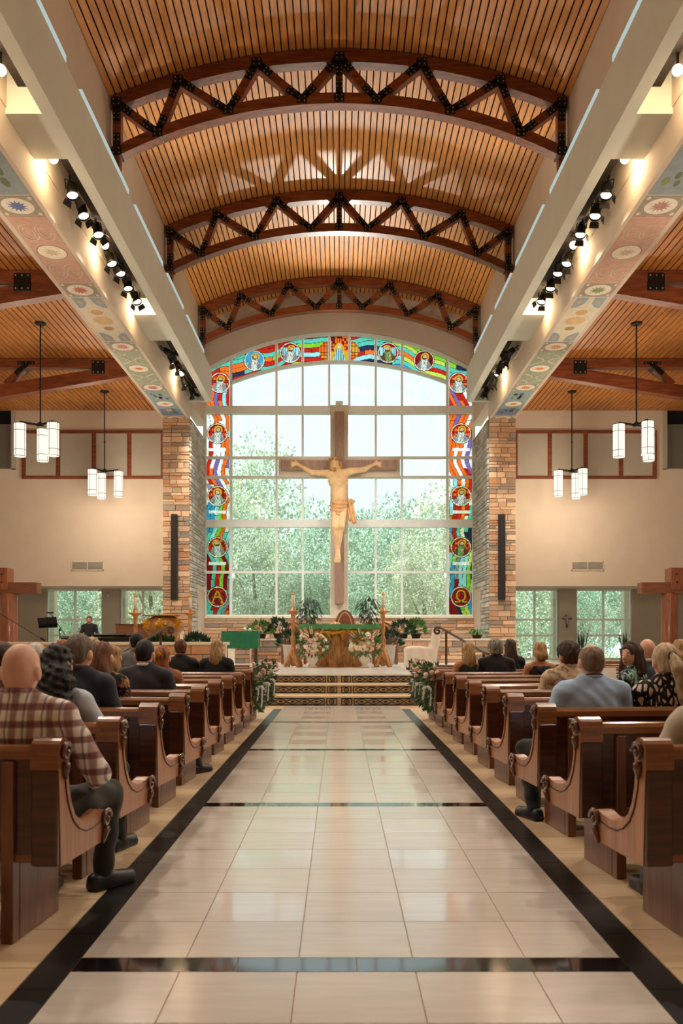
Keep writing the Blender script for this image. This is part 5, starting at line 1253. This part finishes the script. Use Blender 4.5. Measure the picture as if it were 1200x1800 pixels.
# ---- white covered chair
wc = empty('covered_chair', (at(744, 0, 21.3)[0], 21.3, PZ)); tag(wc, 'chair under a white fabric cover facing the altar', 'chair')
pr = [('b', (-.12, 0, .30), (.34, .30, .24), .06), ('b', (.27, 0, .62), (.09, .28, .40), .06, rotm(0, .16, 0)), ('e', (-.2, 0, .5), (.26, .28, .08))]
inst('fabric_cover', smesh('fabric_cover', pr, .018, M['white'], k=.07, disp=lambda P: .010*np.sin(P[..., 0]*24+P[..., 2]*9+P[..., 1]*15)*np.clip(1.0-P[..., 2], 0, 1)), wc)
for x in (-.38, .22):
    for y in (-.22, .22): MB().cbox(x-.03, x+.03, y-.03, y+.03, 0, .12, .005).build('leg', M['pew'], wc)
# ---- column loudspeakers on the piers
for s, sn in ((-1, 'piano'), (1, 'covered chair')):
    px = 308 if s < 0 else 880
    cs = empty('column_speaker', (at(px, 0, YP)[0], YP-.14, 2.52)); tag(cs, 'slim black column loudspeaker on the stone pier, %s side' % sn, 'loudspeaker', 'column loudspeakers')
    MB().cbox(-.105, .105, -.10, .09, 0, 2.75, .02).build('cabinet', M['blackm'], cs); MB().cbox(-.085, .085, -.112, -.1, .06, 2.7, .006).build('grille', M['dark'], cs)
    for z in (.5, 2.2): MB().box(-.04, .04, .08, .115, z, z+.1).build('bracket', M['steel'], cs)
    # round timber column with its bracket beams
    cl_ = empty('timber_column', (s*9.85, 26, PZ)); tag(cl_, 'round reddish timber column carrying a bracket beam, %s side' % sn, 'column')
    MB().lathe([(.30, 0), (.30, .08), (.25, .1), (.24, 2.05), (.24, 2.12)], 22).build('shaft', M['column'], cl_, True)
    bb = MB().cbox(-.9, 1.8, -.2, .2, 2.1, 2.42, .01) if s > 0 else MB().cbox(-1.8, .9, -.2, .2, 2.1, 2.42, .01); bb.build('bracket_beam', M['stonewood'], cl_)
    b2 = (MB().cbox(-.05, 1.8, -.26, .26, 2.2, 2.85, .01) if s > 0 else MB().cbox(-1.8, .05, -.26, .26, 2.2, 2.85, .01)).build('bracket_block', M['column'], cl_)
    bo = MB()
    for z in (2.42, 2.65): bo.ball((s*.12, -.262, z), .03, 8, 5)
    tag(bo.build('bolts', M['blackm'], b2), kind='stuff')
wx = empty('wall_crucifix', (at(996, 1090, YW-.15)[0], YW-.15, at(996, 1090, YW)[2])); tag(wx, 'small crucifix hanging on the grey pilaster between the end windows', 'crucifix')
MB().cbox(-.035, .035, -.015, .015, -.28, .18, .004).cbox(-.17, .17, -.016, .014, .02, .09, .004).build('cross', M['iron'], wx); inst('figure', smesh('figure', [('c', (0, -.04, .1), (0, -.04, -.14), .035, .025), ('c', (-.12, -.03, .08), (.12, -.03, .08), .018, .018), ('e', (0, -.045, .14), (.03, .03, .04))], .012, M['bolt'], k=.02), wx)
tb = empty('thermostat', (at(190, 1047, YW-.13)[0], YW-.13, at(190, 1047, YW)[2])); tag(tb, 'small pale wall control on the pilaster, piano side', 'wall control'); MB().cbox(-.05, .05, -.02, 0, -.06, .06, .008).build('housing', M['cap'], tb); MB().cbox(-.03, .03, -.024, -.018, .01, .04, .003).build('display', M['vent'], tb)
o = MB().add([(-.12, 0, 0), (.1, .02, 0), (.12, .1, .15), (-.1, .08, .15)], [(0, 1, 2, 3)]).add([(-.12, -.004, 0), (.1, .016, 0), (.12, .096, .15), (-.1, .076, .15)], [(3, 2, 1, 0)]).build('service_sheet', M['white'], loc=(at(1070, 0, 9.0)[0], 9.05, .845)); tag(o, 'white service sheet leaning on a pew top near the woman looking back', 'paper')
# ---- pew bouquets
def bouquet(k, sg, seed):
    r = random.Random(seed); x = (-1.19 if sg < 0 else 1.30)-sg*.05
    t = empty('pew_bouquet', (x, PY[k]+.03, .80)); tag(t, 'blush rose bouquet with white ribbon on the %s pew, %s side' % (ORD[10-k], 'piano' if sg < 0 else 'covered chair'), 'bouquet', 'bouquets on the front pews')
    g = MB()
    for q in range(190):
        u = r.random()**.8; w_ = .15*(1-u*.45); c = (r.uniform(-w_, w_)*.7-sg*.03, r.uniform(-.12, .16), .14-.58*u); leaf(g, c, (r.uniform(-.6, .6)-sg*.3, r.uniform(-.6, .6), .6-1.5*u), rdir(r), r.uniform(.06, .12), .035)
    tag(g.build('greenery', M['leaf3'], t), kind='stuff')
    for q in range(10):
        sz = r.uniform(.03, .044); inst('bloom', BL[r.choice((0, 0, 0, 2, 1))], t, (-sg*.05+r.uniform(-.11, .11), r.uniform(-.13, .1), r.uniform(-.08, .16)), (r.uniform(-.9, 0.4), -sg*r.uniform(.2, 1), 0), (sz, sz, sz))
    rb = MB()
    for q in range(2): rb.ball((-sg*.08+(q-.5)*.06, -.10, -.16), (.04, .012, .022), 8, 5, Matrix.Rotation((q-.5)*1.5, 3, 'Y'))
    r0 = r.random()
    bw = rb.build('ribbon_bow', M['ribbon'], t, True)
    for q in range(2):
        xx = -sg*.08+(q-.4)*.05+r.uniform(-.02, .02); rt = MB()
        P = [Vector((xx+.02*(q-1)*u+.006*math.sin(u*3+q), -.11-.01*q, -.16-(.15+.08*q+.06*r0)*u)) for u in np.linspace(0, 1, 9)]
        for a, b in zip(P, P[1:]): rt.add([a+Vector((-.010, 0, 0)), a+Vector((.010, .004, 0)), b+Vector((.010, .004, 0)), b+Vector((-.010, 0, 0))], [(0, 1, 2, 3)])
        rt.build('ribbon_tail', M['ribbon'], bw)
for sg in (-1, 1):
    for k in (8, 9, 10): bouquet(k, sg, 50+k+sg*20)

# ================================================================== OUTDOORS
tag(MB().box(-60, 60, 31.8, 95, -.6, -.3).build('ground', mat('grass_ground', 'b4c0a4', .9, var=.3, scale=.8)), kind='structure')
def foliage_mesh(seed, n, m):
    r = random.Random(seed); mb = MB(); cl = [(rdir(r)*r.uniform(.45, .95), r.uniform(.22, .42)) for _ in range(34)]
    for q in range(n):
        c, rr = r.choice(cl); d = rdir(r); p = c+d*rr*r.uniform(.75, 1.05); leaf(mb, p, d+rdir(r)*.8, rdir(r), .05, .032)
    return mb.mesh('foliage', m)
TL = [mat('tree_leaf_%d' % i, c, .6, var=.35, scale=3) for i, c in enumerate(('d0dfc8', 'bcd4be', 'dae3c6'))]  # pale leaf albedo: overexposed daylight and glass haze put into the colour
FM = [foliage_mesh(60+i, 11000, TL[i]) for i in range(3)]
TK = mat('tree_bark', '8a8272', .9)
r = random.Random(77); spots = []
for row, (Y, n, x0, x1) in enumerate(((37.5, 9, -15, 15), (43, 9, -18, 18), (50, 9, -24, 24), (58, 8, -30, 30))):
    for i in range(n): spots.append((x0+(x1-x0)*i/(n-1)+r.uniform(-.8, .8), Y+r.uniform(-1.5, 1.5), row))
DESC = ['in the row closest to the building', 'in the second row from the building', 'in the third row from the building', 'in the farthest row']
for i, (x, Y, row) in enumerate(spots):
    hgt = r.uniform(*((4.4, 6.0), (6.4, 8.4), (9.4, 11.4), (11.2, 13.6))[row]); v = i % 3
    t = empty('tree', (x, Y, -.3)); tag(t, '%s tree outside the windows, %s' % (['pale green', 'mid green', 'yellowish green'][v], DESC[row]), 'tree', 'trees outside, row %d' % (row+1))
    MB().tube([(0, 0, 0), (.1, 0, hgt*.4), (-.1, .1, hgt*.8)], [.16, .12, .04], 6).tube([(.08, 0, hgt*.35), (.9, .2, hgt*.7)], [.07, .02], 5).tube([(.05, 0, hgt*.4), (-.8, -.2, hgt*.75)], [.07, .02], 5).build('trunk', TK, t)
    inst('foliage', FM[v], t, (0, 0, hgt*.53), (0, 0, r.uniform(0, 6)), (hgt*.36, hgt*.36, hgt*.48))
